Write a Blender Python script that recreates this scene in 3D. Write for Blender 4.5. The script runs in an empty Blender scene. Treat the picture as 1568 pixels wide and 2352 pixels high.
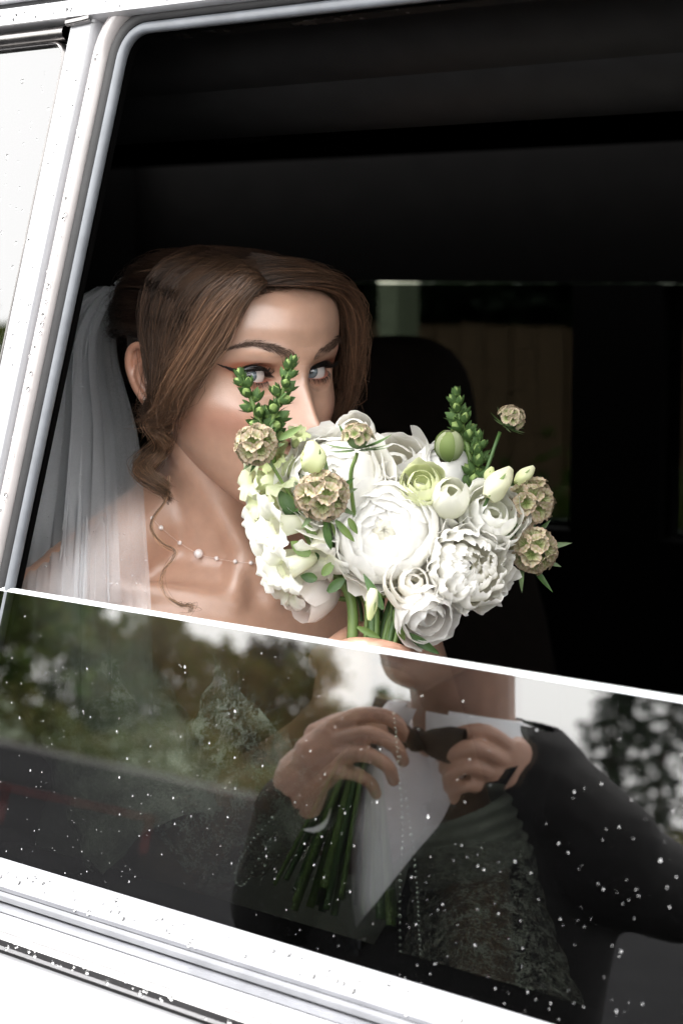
import bpy, bmesh, math, random
import numpy as np
from mathutils import Vector, Matrix
from mathutils import noise as mnoise
R_ = math.radians
sc = bpy.context.scene
col = sc.collection

# ------------------------------------------------------------------ camera
CAM = np.array([0.0, -0.98, 1.65])
YAW, PIT, FPX = R_(40.2), R_(7.2), 4400.0          # focal length in units of a 1568 px wide frame
FW = np.array([-math.sin(YAW) * math.cos(PIT), math.cos(YAW) * math.cos(PIT), -math.sin(PIT)])
RT = np.array([math.cos(YAW), math.sin(YAW), 0.0])
UP = np.cross(RT, FW)
cd = bpy.data.cameras.new('camera')
cam = bpy.data.objects.new('camera', cd)
col.objects.link(cam)
cd.sensor_fit = 'HORIZONTAL'
cd.sensor_width = 24.0
cd.lens = 24.0 * FPX / 1568.0
cd.clip_start = 0.02
cd.clip_end = 600.0
cd.dof.use_dof = True
cd.dof.focus_distance = 1.47
cd.dof.aperture_fstop = 7.5
M = Matrix.Identity(4)
for i in range(3):
    M[i][0], M[i][1], M[i][2], M[i][3] = RT[i], UP[i], -FW[i], CAM[i]
cam.matrix_world = M
sc.camera = cam

# ------------------------------------------------------------------ overcast daylight
w = bpy.data.worlds.new('World')
sc.world = w
w.use_nodes = True
nt = w.node_tree
bg = nt.nodes['Background']
sky = nt.nodes.new('ShaderNodeTexSky')
sky.sky_type = 'NISHITA'
sky.sun_disc = False
SUN_EL, SUN_ROT = R_(60), R_(215)
sky.sun_elevation = SUN_EL
sky.sun_rotation = SUN_ROT
sky.air_density = 1.0
sky.dust_density = 3.0
hs = nt.nodes.new('ShaderNodeHueSaturation')
hs.inputs['Saturation'].default_value = 0.12         # a closed cloud cover: nearly grey
nt.links.new(sky.outputs[0], hs.inputs['Color'])
cl = nt.nodes.new('ShaderNodeMixRGB')               # the cloud cover evens the sky out
cl.inputs[0].default_value = 0.6
cl.inputs[2].default_value = (9.0, 8.85, 8.7, 1)
nt.links.new(hs.outputs[0], cl.inputs[1])
nt.links.new(cl.outputs[0], bg.inputs[0])
bg.inputs[1].default_value = 0.15
sd = bpy.data.lights.new('sun', 'SUN')
sd.energy = 1.3
sd.angle = R_(40)
sd.color = (1.0, 0.97, 0.93)
sun = bpy.data.objects.new('sun', sd)
col.objects.link(sun)
sv = Vector((math.sin(SUN_ROT) * math.cos(SUN_EL), math.cos(SUN_ROT) * math.cos(SUN_EL), math.sin(SUN_EL)))
sun.rotation_euler = sv.to_track_quat('Z', 'Y').to_euler()
sc.view_settings.view_transform = 'Standard'
sc.view_settings.look = 'None'
sc.view_settings.gamma = 1
sc.view_settings.exposure = 1.98
sc.render.engine = 'CYCLES'
cy = sc.cycles
cy.use_denoising = True
cy.denoiser = 'OPENIMAGEDENOISE'
cy.max_bounces = 10
cy.diffuse_bounces = 4
cy.glossy_bounces = 4
cy.transmission_bounces = 8
cy.transparent_max_bounces = 24
cy.caustics_reflective = False
cy.caustics_refractive = False
cy.sample_clamp_indirect = 6.0

# ------------------------------------------------------------------ helpers
def ray(x, y):
    return FW + RT * ((x - 784.0) / FPX) + UP * ((1176.0 - y) / FPX)
def at(x, y, d):                                    # a point on the photograph's ray, d metres deep
    return CAM + ray(x, y) * d
TILT = R_(9.5)                                      # the car's side leans in towards the roof
GO = np.array([0, 0, 1.65])
GB = np.array([0, math.sin(TILT), math.cos(TILT)])
GN = np.array([0, -math.cos(TILT), math.sin(TILT)])
GX = np.array([1.0, 0, 0])
def G(u, v, w=0.0):                                 # along the car, up its side, outwards
    return GO + GX * u + GB * v + GN * w
def mirror(p):                                      # where a thing seen in the door glass really stands
    p = np.asarray(p, float)
    return p - 2 * ((p - GO) @ GN) * GN

def tag(o, label=None, cat=None, group=None, kind=None):
    if label: o['label'] = label
    if cat: o['category'] = cat
    if group: o['group'] = group
    if kind: o['kind'] = kind
    return o
def empty(name, loc=(0, 0, 0), label=None, cat=None, group=None):
    o = bpy.data.objects.new(name, None)
    o.empty_display_size = 0.05
    o.location = loc
    col.objects.link(o)
    return tag(o, label, cat, group)
def link(name, me, m=None, parent=None):
    o = bpy.data.objects.new(name, me)
    if m is not None and not me.materials: me.materials.append(m)
    col.objects.link(o)
    if parent is not None:
        o.parent = parent
        pl = Vector((0, 0, 0))
        q = parent
        while q is not None:
            pl += q.location
            q = q.parent
        o.location = -pl                              # meshes are written in world coordinates
    return o

class MB:
    def __init__(s):
        s.v, s.f, s.n = [], [], 0
    def add(s, verts, faces):
        verts = np.asarray(verts, float)
        s.v.append(verts)
        k = s.n
        s.f.extend([tuple(i + k for i in f) for f in faces])
        s.n += len(verts)
        return s
    def grid(s, P, closeu=False, closev=False):       # P (nu, nv, 3)
        P = np.asarray(P, float)
        a, b = P.shape[:2]
        fs = []
        for i in range(a if closeu else a - 1):
            i2 = (i + 1) % a
            for j in range(b if closev else b - 1):
                j2 = (j + 1) % b
                fs.append((i * b + j, i2 * b + j, i2 * b + j2, i * b + j2))
        return s.add(P.reshape(-1, 3), fs)
    def tube(s, pts, r, n=8, cap=True):
        pts = np.asarray(pts, float)
        m = len(pts)
        r = np.broadcast_to(np.asarray(r, float), (m,))
        T = np.gradient(pts, axis=0)
        T /= np.linalg.norm(T, axis=1)[:, None] + 1e-12
        a = np.array([0, 0, 1.0]) if abs(T[0][2]) < 0.9 else np.array([1.0, 0, 0])
        N = np.cross(T[0], a); N /= np.linalg.norm(N)
        P = np.zeros((m, n, 3))
        an = np.arange(n) * 2 * math.pi / n
        for i in range(m):
            N = N - T[i] * (N @ T[i]); N /= np.linalg.norm(N) + 1e-12
            B = np.cross(T[i], N)
            P[i] = pts[i] + r[i] * (np.cos(an)[:, None] * N + np.sin(an)[:, None] * B)
        k = s.n
        s.grid(P, closev=True)
        if cap:
            s.f.append(tuple(k + j for j in range(n))[::-1])
            s.f.append(tuple(k + (m - 1) * n + j for j in range(n)))
        return s
    def box(s, c, h, A=None):                         # centre, half sizes, axes (rows)
        c = np.asarray(c, float); A = np.eye(3) if A is None else np.asarray(A, float)
        vs = [c + A[0] * h[0] * i + A[1] * h[1] * j + A[2] * h[2] * k for i in (-1, 1) for j in (-1, 1) for k in (-1, 1)]
        return s.add(vs, [(0, 1, 3, 2), (4, 6, 7, 5), (0, 4, 5, 1), (2, 3, 7, 6), (0, 2, 6, 4), (1, 5, 7, 3)])
    def ell(s, c, r, A=None, nu=16, nv=10):
        A = np.eye(3) if A is None else np.asarray(A, float)
        r = np.broadcast_to(np.asarray(r, float), (3,))
        c = np.asarray(c, float)
        vs = [c - A[2] * r[2]]
        for j in range(1, nv):
            t = -math.pi / 2 + math.pi * j / nv
            for i in range(nu):
                p = 2 * math.pi * i / nu
                vs.append(c + A[0] * r[0] * math.cos(t) * math.cos(p) + A[1] * r[1] * math.cos(t) * math.sin(p) + A[2] * r[2] * math.sin(t))
        vs.append(c + A[2] * r[2])
        fs = []
        L = len(vs) - 1
        for i in range(nu):
            i2 = (i + 1) % nu
            fs.append((0, 1 + i2, 1 + i))
            fs.append((L, L - nu + i, L - nu + i2))
            for j in range(nv - 2):
                a = 1 + j * nu
                fs.append((a + i, a + i2, a + nu + i2, a + nu + i))
        return s.add(vs, fs)
    def cone(s, p, q, r0, r1, n=12):                  # a limb: tapered capsule
        p, q = np.asarray(p, float), np.asarray(q, float)
        s.tube([p, p + (q - p) * .33, p + (q - p) * .67, q], [r0, r0 + (r1 - r0) * .33, r0 + (r1 - r0) * .67, r1], n)
        s.ell(p, r0, nu=n, nv=8); s.ell(q, r1, nu=n, nv=8)
        return s
    def mesh(s, name, smooth=True):
        me = bpy.data.meshes.new(name)
        V = np.concatenate(s.v) if s.v else np.zeros((0, 3))
        me.from_pydata(V.tolist(), [], s.f)
        me.validate(); me.update()
        if smooth and len(me.polygons):
            me.polygons.foreach_set('use_smooth', [True] * len(me.polygons))
        return me
    def build(s, name, m=None, parent=None, smooth=True, sharp=None):
        me = s.mesh(name, smooth)
        if sharp is not None: me.set_sharp_from_angle(angle=R_(sharp))
        return link(name, me, m, parent)

def remeshed(mb, voxel, smooth=6, factor=0.5, name='body'):
    """union of overlapping shapes -> one continuous surface"""
    o = bpy.data.objects.new('tmp', mb.mesh('tmp'))
    col.objects.link(o)
    m = o.modifiers.new('r', 'REMESH'); m.mode = 'VOXEL'; m.voxel_size = voxel; m.use_smooth_shade = True
    if smooth:
        m = o.modifiers.new('s', 'SMOOTH'); m.factor = factor; m.iterations = smooth
    dg = bpy.context.evaluated_depsgraph_get()
    dg.update()
    me = bpy.data.meshes.new_from_object(o.evaluated_get(dg))
    me.name = name
    bpy.data.objects.remove(o)
    me.polygons.foreach_set('use_smooth', [True] * len(me.polygons))
    return me
def verts_of(me):
    a = np.zeros(len(me.vertices) * 3); me.vertices.foreach_get('co', a)
    return a.reshape(-1, 3)
def set_verts(me, V):
    me.vertices.foreach_set('co', np.asarray(V, float).ravel()); me.update()
def set_color(me, C, name='Col'):
    at_ = me.color_attributes.new(name, 'FLOAT_COLOR', 'POINT')
    C = np.concatenate([C, np.ones((len(C), 1))], 1)
    at_.data.foreach_set('color', C.ravel())
def bez(P, n=24):                                     # smooth curve through the points (Catmull-Rom)
    P = np.asarray(P, float)
    if len(P) == 2:
        t = np.linspace(0, 1, n)[:, None]
        return P[0] * (1 - t) + P[1] * t
    Q = np.vstack([2 * P[0] - P[1], P, 2 * P[-1] - P[-2]])
    m = len(P) - 1
    out = []
    for t in np.linspace(0, m - 1e-9, n):
        i = int(t); f = t - i
        a, b, c, d = Q[i], Q[i + 1], Q[i + 2], Q[i + 3]
        out.append(0.5 * (2 * b + (c - a) * f + (2 * a - 5 * b + 4 * c - d) * f * f + (3 * b - a - 3 * c + d) * f ** 3))
    return np.array(out)
def sst(a, b, x):
    t = np.clip((np.asarray(x, float) - a) / (b - a), 0, 1)
    return t * t * (3 - 2 * t)
def unit(v):
    v = np.asarray(v, float); return v / (np.linalg.norm(v) + 1e-12)
def frame_of(z, up=(0, 0, 1)):                        # rows: x, y, z axes with z along the given direction
    z = unit(z); x = np.cross(up, z)
    if np.linalg.norm(x) < 1e-4: x = np.cross((1, 0, 0), z)
    x = unit(x); return np.array([x, np.cross(z, x), z])

# ------------------------------------------------------------------ materials
def mat(name, c=(.5, .5, .5), rough=.5, metal=0.0, vary=0.0, vscale=30.0, bump=0.0, bscale=200.0, spec=0.5, coat=0.0, sss=0.0,
        sssr=(1, .3, .15), sssscale=.005, attr=None, sheen=0.0, rvary=0.0, coatr=.08, c2=None, translucent=0.0):
    m = bpy.data.materials.new(name)
    m.use_nodes = True
    nt = m.node_tree
    p = nt.nodes['Principled BSDF']
    p.inputs['Base Color'].default_value = (*c, 1)
    p.inputs['Roughness'].default_value = rough
    p.inputs['Metallic'].default_value = metal
    p.inputs['Specular IOR Level'].default_value = spec
    p.inputs['Coat Weight'].default_value = coat
    p.inputs['Coat Roughness'].default_value = coatr
    if sheen: p.inputs['Sheen Weight'].default_value = sheen
    if sss:
        p.inputs['Subsurface Weight'].default_value = sss
        p.inputs['Subsurface Radius'].default_value = sssr
        p.inputs['Subsurface Scale'].default_value = sssscale
    tc = nt.nodes.new('ShaderNodeTexCoord')
    src = None
    if attr:
        a = nt.nodes.new('ShaderNodeVertexColor'); a.layer_name = attr
        src = a.outputs[0]
        nt.links.new(src, p.inputs['Base Color'])
    if vary or c2 is not None:
        n = nt.nodes.new('ShaderNodeTexNoise'); n.inputs['Scale'].default_value = vscale; n.inputs['Detail'].default_value = 5
        nt.links.new(tc.outputs['Object'], n.inputs['Vector'])
        mx = nt.nodes.new('ShaderNodeMixRGB')
        if c2 is not None:
            cr = nt.nodes.new('ShaderNodeMapRange'); cr.inputs[1].default_value = .35; cr.inputs[2].default_value = .65
            nt.links.new(n.outputs[0], cr.inputs[0]); nt.links.new(cr.outputs[0], mx.inputs[0])
            mx.inputs[1].default_value = (*c, 1); mx.inputs[2].default_value = (*c2, 1)
        else:
            mx.blend_type = 'MULTIPLY'; mx.inputs[0].default_value = 1.0
            cr = nt.nodes.new('ShaderNodeMapRange'); cr.inputs[1].default_value = .3; cr.inputs[2].default_value = .7
            cr.inputs[3].default_value = 1 - vary; cr.inputs[4].default_value = 1 + vary * .5
            nt.links.new(n.outputs[0], cr.inputs[0])
            if src is not None: nt.links.new(src, mx.inputs[1])
            else: mx.inputs[1].default_value = (*c, 1)
            nt.links.new(cr.outputs[0], mx.inputs[2])
        nt.links.new(mx.outputs[0], p.inputs['Base Color'])
    if bump:
        n = nt.nodes.new('ShaderNodeTexNoise'); n.inputs['Scale'].default_value = bscale; n.inputs['Detail'].default_value = 4
        nt.links.new(tc.outputs['Object'], n.inputs['Vector'])
        b = nt.nodes.new('ShaderNodeBump'); b.inputs['Strength'].default_value = bump; b.inputs['Distance'].default_value = .3 / bscale
        nt.links.new(n.outputs[0], b.inputs['Height']); nt.links.new(b.outputs[0], p.inputs['Normal'])
    if rvary:
        n = nt.nodes.new('ShaderNodeTexNoise'); n.inputs['Scale'].default_value = vscale * 1.7; n.inputs['Detail'].default_value = 6
        nt.links.new(tc.outputs['Object'], n.inputs['Vector'])
        cr = nt.nodes.new('ShaderNodeMapRange'); cr.inputs[1].default_value = .3; cr.inputs[2].default_value = .7
        cr.inputs[3].default_value = max(.02, rough - rvary); cr.inputs[4].default_value = rough + rvary
        nt.links.new(n.outputs[0], cr.inputs[0]); nt.links.new(cr.outputs[0], p.inputs['Roughness'])
    if translucent:
        tr = nt.nodes.new('ShaderNodeBsdfTranslucent')
        mxs = nt.nodes.new('ShaderNodeMixShader'); mxs.inputs[0].default_value = translucent
        lk = p.inputs['Base Color'].links
        if lk: nt.links.new(lk[0].from_socket, tr.inputs[0])
        else: tr.inputs[0].default_value = (*c, 1)
        out = nt.nodes['Material Output']
        nt.links.new(p.outputs[0], mxs.inputs[1]); nt.links.new(tr.outputs[0], mxs.inputs[2]); nt.links.new(mxs.outputs[0], out.inputs[0])
    return m
def glass_mat(name, tint, ior=1.5, boost=0.0, film=(1, 1, 1)):
    """flat tinted pane: Fresnel reflection on both faces, tinted straight-through light"""
    m = bpy.data.materials.new(name); m.use_nodes = True
    nt = m.node_tree
    for n in list(nt.nodes): nt.nodes.remove(n)
    out = nt.nodes.new('ShaderNodeOutputMaterial')
    ge = nt.nodes.new('ShaderNodeNewGeometry')
    mr = nt.nodes.new('ShaderNodeMapRange')
    mr.inputs[3].default_value = ior; mr.inputs[4].default_value = 1.0 / ior
    nt.links.new(ge.outputs['Backfacing'], mr.inputs[0])
    fr = nt.nodes.new('ShaderNodeFresnel')
    nt.links.new(mr.outputs[0], fr.inputs[0])
    ad = nt.nodes.new('ShaderNodeMath'); ad.operation = 'ADD'; ad.use_clamp = True; ad.inputs[1].default_value = boost
    nt.links.new(fr.outputs[0], ad.inputs[0])
    tr = nt.nodes.new('ShaderNodeBsdfTransparent'); tr.inputs[0].default_value = (*tint, 1)
    gl = nt.nodes.new('ShaderNodeBsdfGlossy'); gl.inputs['Roughness'].default_value = 0.0
    gl.inputs[0].default_value = (*film, 1)
    mx = nt.nodes.new('ShaderNodeMixShader')
    nt.links.new(ad.outputs[0], mx.inputs[0]); nt.links.new(tr.outputs[0], mx.inputs[1]); nt.links.new(gl.outputs[0], mx.inputs[2])
    nt.links.new(mx.outputs[0], out.inputs[0])
    return m
def water_mat():
    m = bpy.data.materials.new('rain_water'); m.use_nodes = True
    p = m.node_tree.nodes['Principled BSDF']
    p.inputs['Base Color'].default_value = (1, 1, 1, 1)
    p.inputs['Roughness'].default_value = 0.0
    p.inputs['IOR'].default_value = 1.33
    p.inputs['Transmission Weight'].default_value = 1.0
    return m
# ------------------------------------------------------------------ the car
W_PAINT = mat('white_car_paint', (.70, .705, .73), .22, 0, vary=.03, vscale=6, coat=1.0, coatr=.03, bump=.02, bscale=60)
P_PAINT = mat('wet_dimmed_pillar_paint', (.37, .375, .395), .22, 0, vary=.05, vscale=20, coat=1.0, coatr=.03, bump=.03, bscale=60)  # body white made greyer, the tilted pillar's weaker light put into the colour
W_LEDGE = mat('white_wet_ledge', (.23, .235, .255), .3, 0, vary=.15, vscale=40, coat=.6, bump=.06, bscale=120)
CHROME = mat('chrome', (.72, .71, .70), .10, 1.0, vary=.1, vscale=25, rvary=.05)
STEEL = mat('brushed_steel_trim', (.26, .25, .245), .22, 1.0, vary=.15, vscale=35, rvary=.08)
GREYL = mat('grey_painted_step', (.20, .205, .22), .35, 0, vary=.15, vscale=40, spec=.4)
RUBBER = mat('black_rubber', (.012, .012, .013), .6, 0, vary=.3, vscale=60, bump=.15, bscale=300)
BEAD = mat('grey_rubber_bead', (.13, .14, .155), .34, 0, vary=.2, vscale=50, spec=.45, bump=.05, bscale=200)
FRAMEP = mat('wet_frame_paint', (.38, .355, .35), .22, 0, vary=.08, vscale=30, coat=.8, bump=.04, bscale=80)
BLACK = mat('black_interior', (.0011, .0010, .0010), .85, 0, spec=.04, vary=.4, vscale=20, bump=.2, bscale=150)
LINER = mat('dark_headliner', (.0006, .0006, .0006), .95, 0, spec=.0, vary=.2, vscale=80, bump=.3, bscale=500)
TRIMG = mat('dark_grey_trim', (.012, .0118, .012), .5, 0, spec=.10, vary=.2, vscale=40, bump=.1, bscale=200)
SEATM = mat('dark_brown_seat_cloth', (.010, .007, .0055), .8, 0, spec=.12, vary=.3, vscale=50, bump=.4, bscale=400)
TYRE = mat('tyre', (.02, .02, .02), .7, bump=.2, bscale=80)
GLASS = glass_mat('tinted_door_glass', (.31, .33, .305), 1.52, 0.13)
QGLASS = glass_mat('filmed_quarter_glass', (.12, .13, .13), 1.55, 0.135)
FGLASS = glass_mat('dark_far_glass', (.15, .165, .15), 1.5)
EDGE = mat('ground_glass_edge', (.55, .58, .59), .12, 0, spec=.8, vary=.1, vscale=60)
RAIN = water_mat()

car = empty('car', (-0.6, 0.7, 0.0), 'white car with its rear side window half wound down', 'car')

def slope(v):                                        # rear edge of the door opening
    return -1.081 + .152 * v
def strip(path, prof, closed_prof=True):
    """sweep a cross-section (s towards the right of the path, w outwards) along a path in the side's plane"""
    P = np.asarray(path, float)
    T = np.gradient(P, axis=0); T /= np.linalg.norm(T, axis=1)[:, None]
    N = np.stack([T[:, 1], -T[:, 0]], 1)
    out = np.zeros((len(P), len(prof), 3))
    for j, (s_, w_) in enumerate(prof):
        Q = P + N * s_
        for i in range(len(P)): out[i, j] = G(Q[i, 0], Q[i, 1], w_)
    return out
def round_prof(s0, s1, w0, w1, n=14, p=2.6):          # super-ellipse section
    an = np.arange(n) * 2 * math.pi / n
    c, s_ = np.cos(an), np.sin(an)
    return [((s0 + s1) / 2 + (s1 - s0) / 2 * math.copysign(abs(a) ** (2 / p), a), (w0 + w1) / 2 + (w1 - w0) / 2 * math.copysign(abs(b) ** (2 / p), b)) for a, b in zip(c, s_)]
def swept(name, path, prof, m, parent, caps=False):
    mb = MB()
    P = strip(path, prof)
    mb.grid(P, closev=True)
    n = len(prof)
    mb.f.append(tuple(range(n))); mb.f.append(tuple((len(path) - 1) * n + j for j in range(n))[::-1])
    return mb.build(name, m, parent, sharp=40)
def fillet(a, b, c, r, n=10):
    a, b, c = map(lambda p: np.asarray(p, float), (a, b, c))
    d1, d2 = unit(a - b), unit(c - b)
    p0, p1 = b + d1 * r, b + d2 * r
    t = np.linspace(0, 1, n)[:, None]
    return (1 - t) ** 2 * p0 + 2 * t * (1 - t) * b + t ** 2 * p1
VT = .172                                            # top of the door opening
def door_path(off=0.0, vb=-.47, uf=.42, r=.017, vt=VT):
    """rear edge upwards, round the corner, along the top to the front"""
    a = np.array([slope(vb), vb]); b = np.array([slope(vt), vt]); c = np.array([uf, vt])
    fl = fillet(a, b, c, r)
    P = np.vstack([np.linspace(a, fl[0], 24)[:-1], fl, np.linspace(fl[-1], c, 40)[1:]])
    return P

door = empty('rear_door', (-0.6, 0, 0.6)); door.parent = car; door.location = Vector((-0.6, 0, 0.6)) - car.location
swept('window_seal', door_path(), round_prof(-.0118, -.0035, -.004, .0032), BEAD, door)
swept('seal_groove', door_path(), [(-.0205, -.016), (-.0122, -.016), (-.0122, .0015), (-.014, .0028), (-.019, .0030), (-.0205, .002)], RUBBER, door)
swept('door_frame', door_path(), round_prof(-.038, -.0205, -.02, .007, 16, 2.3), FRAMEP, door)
# inner frame step that catches light at the top of the opening
swept('inner_frame', door_path(r=.019), [(-.012, -.0045), (-.0036, -.0045), (-.0036, -.0085), (-.0125, -.0095), (-.0125, -.0085), (-.012, -.0060)], BLACK, door)

# glass, half way down
GT = -.2455
mb = MB()
n = 60
us = np.linspace(-1.16, .40, n)
def crown(u): return GT + 0 * u
prof = [(0.0, .0026), (-.0018, .003), (-.60, .003), (-.60, -.003), (-.0018, -.003), (0.0, -.0026)]
ring = []
for u in us:
    ring.append([G(u, crown(u) + dv, dw) for dv, dw in prof[1:5]])
pane = MB().grid(np.array(ring)).build('window_glass', GLASS, door, smooth=False)
# polished top edge: a rounded lip
an = np.linspace(0, math.pi, 9)
ring = []
for u in us:
    ring.append([G(u, crown(u) - .0017 + .0034 * math.sin(a), .0032 * math.cos(a)) for a in an])
o = MB().grid(np.array(ring)).build('glass_edge', EDGE, pane)

# window sill: outer weatherstrip ledge, stepped steel lines, then the door skin
def hstrip(name, prof, m, parent, u0=-1.175, u1=.42, n=40, sharp=35):
    P = np.zeros((n, len(prof), 3))
    for i, u in enumerate(np.linspace(u0, u1, n)):
        for j, (v, w_) in enumerate(prof): P[i, j] = G(u, v, w_)
    mb = MB().grid(P, closev=True)
    k = len(prof)
    mb.f.append(tuple(range(k))); mb.f.append(tuple((n - 1) * k + j for j in range(k))[::-1])
    return mb.build(name, m, parent, sharp=sharp)
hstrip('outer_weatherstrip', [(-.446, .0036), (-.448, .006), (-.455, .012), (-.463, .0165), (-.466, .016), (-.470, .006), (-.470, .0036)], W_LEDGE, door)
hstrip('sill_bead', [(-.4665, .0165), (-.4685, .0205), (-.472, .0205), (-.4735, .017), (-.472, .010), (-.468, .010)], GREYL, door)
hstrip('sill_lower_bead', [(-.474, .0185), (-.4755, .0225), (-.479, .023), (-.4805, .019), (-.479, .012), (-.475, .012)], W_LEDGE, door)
hstrip('inner_weatherstrip', [(-.452, -.0045), (-.450, -.009), (-.452, -.015), (-.47, -.016), (-.47, -.0045)], RUBBER, door)
hstrip('door_skin', [(-.4795, .012), (-.481, .024), (-.4835, .028), (-.60, .034), (-.85, .05), (-1.0, .055), (-1.15, .05), (-1.15, .0), (-.4795, .0)], W_PAINT, door, u0=-1.165, u1=.41)
hstrip('chrome_moulding', [(-.4885, .0295), (-.4895, .037), (-.4925, .0405), (-.497, .0405), (-.501, .037), (-.5025, .030)], CHROME, door, u0=-1.165, u1=.41)
hstrip('moulding_gap', [(-.5027, .030), (-.5027, .0335), (-.5047, .0335), (-.5047, .030)], RUBBER, door, u0=-1.165, u1=.41)
hstrip('door_trim', [(-.452, -.018), (-.449, -.03), (-.452, -.075), (-.475, -.088), (-.62, -.085), (-.66, -.11), (-.70, -.11), (-1.1, -.08), (-1.1, -.018)], BLACK, door, u0=-1.165, u1=.41)

# rear body side: pillar, quarter panel, quarter window with its steel channel
rear = empty('rear_body', (-1.6, 0, 0.6)); rear.parent = car; rear.location = Vector((-1.6, 0, .6)) - car.location
def pil(vb, vt, n=40):
    v = np.linspace(vb, vt, n); return np.stack([slope(v), v], 1)
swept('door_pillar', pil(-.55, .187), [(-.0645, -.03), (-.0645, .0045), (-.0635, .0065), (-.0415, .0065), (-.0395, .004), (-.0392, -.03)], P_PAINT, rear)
# window channel: up the front edge, round the corner and back along the top
QO = -.0665
a = np.array([slope(-.46) + QO, -.46]); b = np.array([slope(.176) + QO, .176]); c = np.array([-2.0, .176])
fl = fillet(a, b, c, .022, 12)
qpath = np.vstack([np.linspace(a, fl[0], 24)[:-1], fl, np.linspace(fl[-1], c, 24)[1:]])
swept('quarter_window_channel', qpath, round_prof(-.0035, .0015, -.01, .006, 12, 2.2), STEEL, rear)
P = strip(np.linspace((fl[4][0] + .0, .176), (-2.0, .176), 30), round_prof(-.0005, .0125, -.012, .0085, 12, 2.3))
mb = MB().grid(P, closev=True); mb.build('quarter_window_top_trim', STEEL, rear, sharp=40)
mb = MB()
q = [G(slope(-.46) + QO - .002, -.46, 0), G(slope(.174) + QO - .002, .174, 0), G(-2.0, .174, 0), G(-2.0, -.46, 0)]
q2 = [p - GN * .005 for p in q]
mb.add(q + q2, [(0, 1, 2, 3), (7, 6, 5, 4), (0, 4, 5, 1), (1, 5, 6, 2), (2, 6, 7, 3), (3, 7, 4, 0)])
mb.build('quarter_window', QGLASS, rear, smooth=False)
hstrip('quarter_sill', [(-.46, .004), (-.462, .012), (-.478, .018), (-.48, .010), (-.48, .0), (-.46, 0)], W_LEDGE, rear, u0=-2.0, u1=-1.18)
hstrip('quarter_panel', [(-.481, .0), (-.481, .022), (-.4835, .027), (-.60, .034), (-.85, .05), (-1.0, .055), (-1.15, .05), (-1.15, .0)], W_PAINT, rear, u0=-2.6, u1=-1.170)
hstrip('quarter_moulding', [(-.4885, .029), (-.4895, .037), (-.4925, .0405), (-.497, .0405), (-.501, .037), (-.5025, .029)], CHROME, rear, u0=-2.6, u1=-1.170)
hstrip('rear_corner_panel', [(-.475, -.02), (-.475, .012), (.184, .004), (.184, -.03)], W_PAINT, rear, u0=-2.62, u1=-2.003)

# roof: white side rail, drip gutter, roof skin
roof = empty('roof', (-0.6, .7, 1.9)); roof.parent = car; roof.location = Vector((-.6, .7, 1.9)) - car.location
hstrip('roof_rail', [(.189, -.03), (.189, .007), (.1905, .0125), (.1945, .0135), (.203, .0125), (.2045, .010), (.2045, -.03)], W_PAINT, roof, u0=-2.62, u1=1.5, n=60)
hstrip('drip_gutter', [(.2047, -.02), (.2047, .008), (.2085, .008), (.2085, -.02)], RUBBER, roof, u0=-2.62, u1=1.5)
hstrip('gutter_lip', [(.2087, -.02), (.2087, .014), (.2095, .0155), (.213, .0155), (.2145, .012), (.2145, -.02)], W_PAINT, roof, u0=-2.62, u1=1.5)
hstrip('drip_shadow_gap', [(.1785, -.03), (.1785, -.002), (.1885, -.002), (.1885, -.03)], STEEL, roof, u0=-1.05, u1=1.5)
# clip where the pillar meets the rail
mb = MB().grid(strip(np.array([(slope(.188) - .066, .1875), (slope(.188) - .05, .1885), (slope(.188) - .040, .1895)]), round_prof(-.003, .0035, .002, .012, 10, 2.4)), closev=True)
mb.build('rail_clip', STEEL, roof, sharp=40)
P = []
for x in np.linspace(-2.62, 1.5, 10):
    row = []
    for t in np.linspace(0, 1, 25):
        y = G(0, .214, 0)[1] + t * 1.33
        z = G(0, .214, 0)[2] + .075 * (1 - (2 * t - 1) ** 4)
        row.append((x, y, z))
    P.append(row)
MB().grid(np.array(P)).build('roof_skin', W_PAINT, roof)
P2 = np.array(P) - np.array([0, 0, .035])
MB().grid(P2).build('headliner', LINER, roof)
# inner roof edge: stepped rail of the headliner seen under the frame
hstrip('inner_roof_rail', [(.205, -.03), (.178, -.065), (.166, -.075), (.158, -.10), (.150, -.105), (.135, -.135), (.133, -.15), (.19, -.19), (.21, -.10)], TRIMG, roof, u0=-2.4, u1=1.4, n=50)
c0 = at(530, 322, 1.95)
mb = MB(); mb.ell(c0, (.055, .02, .004), nu=20, nv=8); mb.build('roof_lamp', TRIMG, roof)

# cabin behind the glass
cab = empty('cabin', (-.6, .7, .6)); cab.parent = car; cab.location = Vector((-.6, .7, .6)) - car.location
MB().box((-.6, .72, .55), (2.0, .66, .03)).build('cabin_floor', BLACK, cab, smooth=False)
MB().box((-2.57, .74, 1.2), (.03, .76, .72)).build('rear_wall', BLACK, cab, smooth=False)
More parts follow.
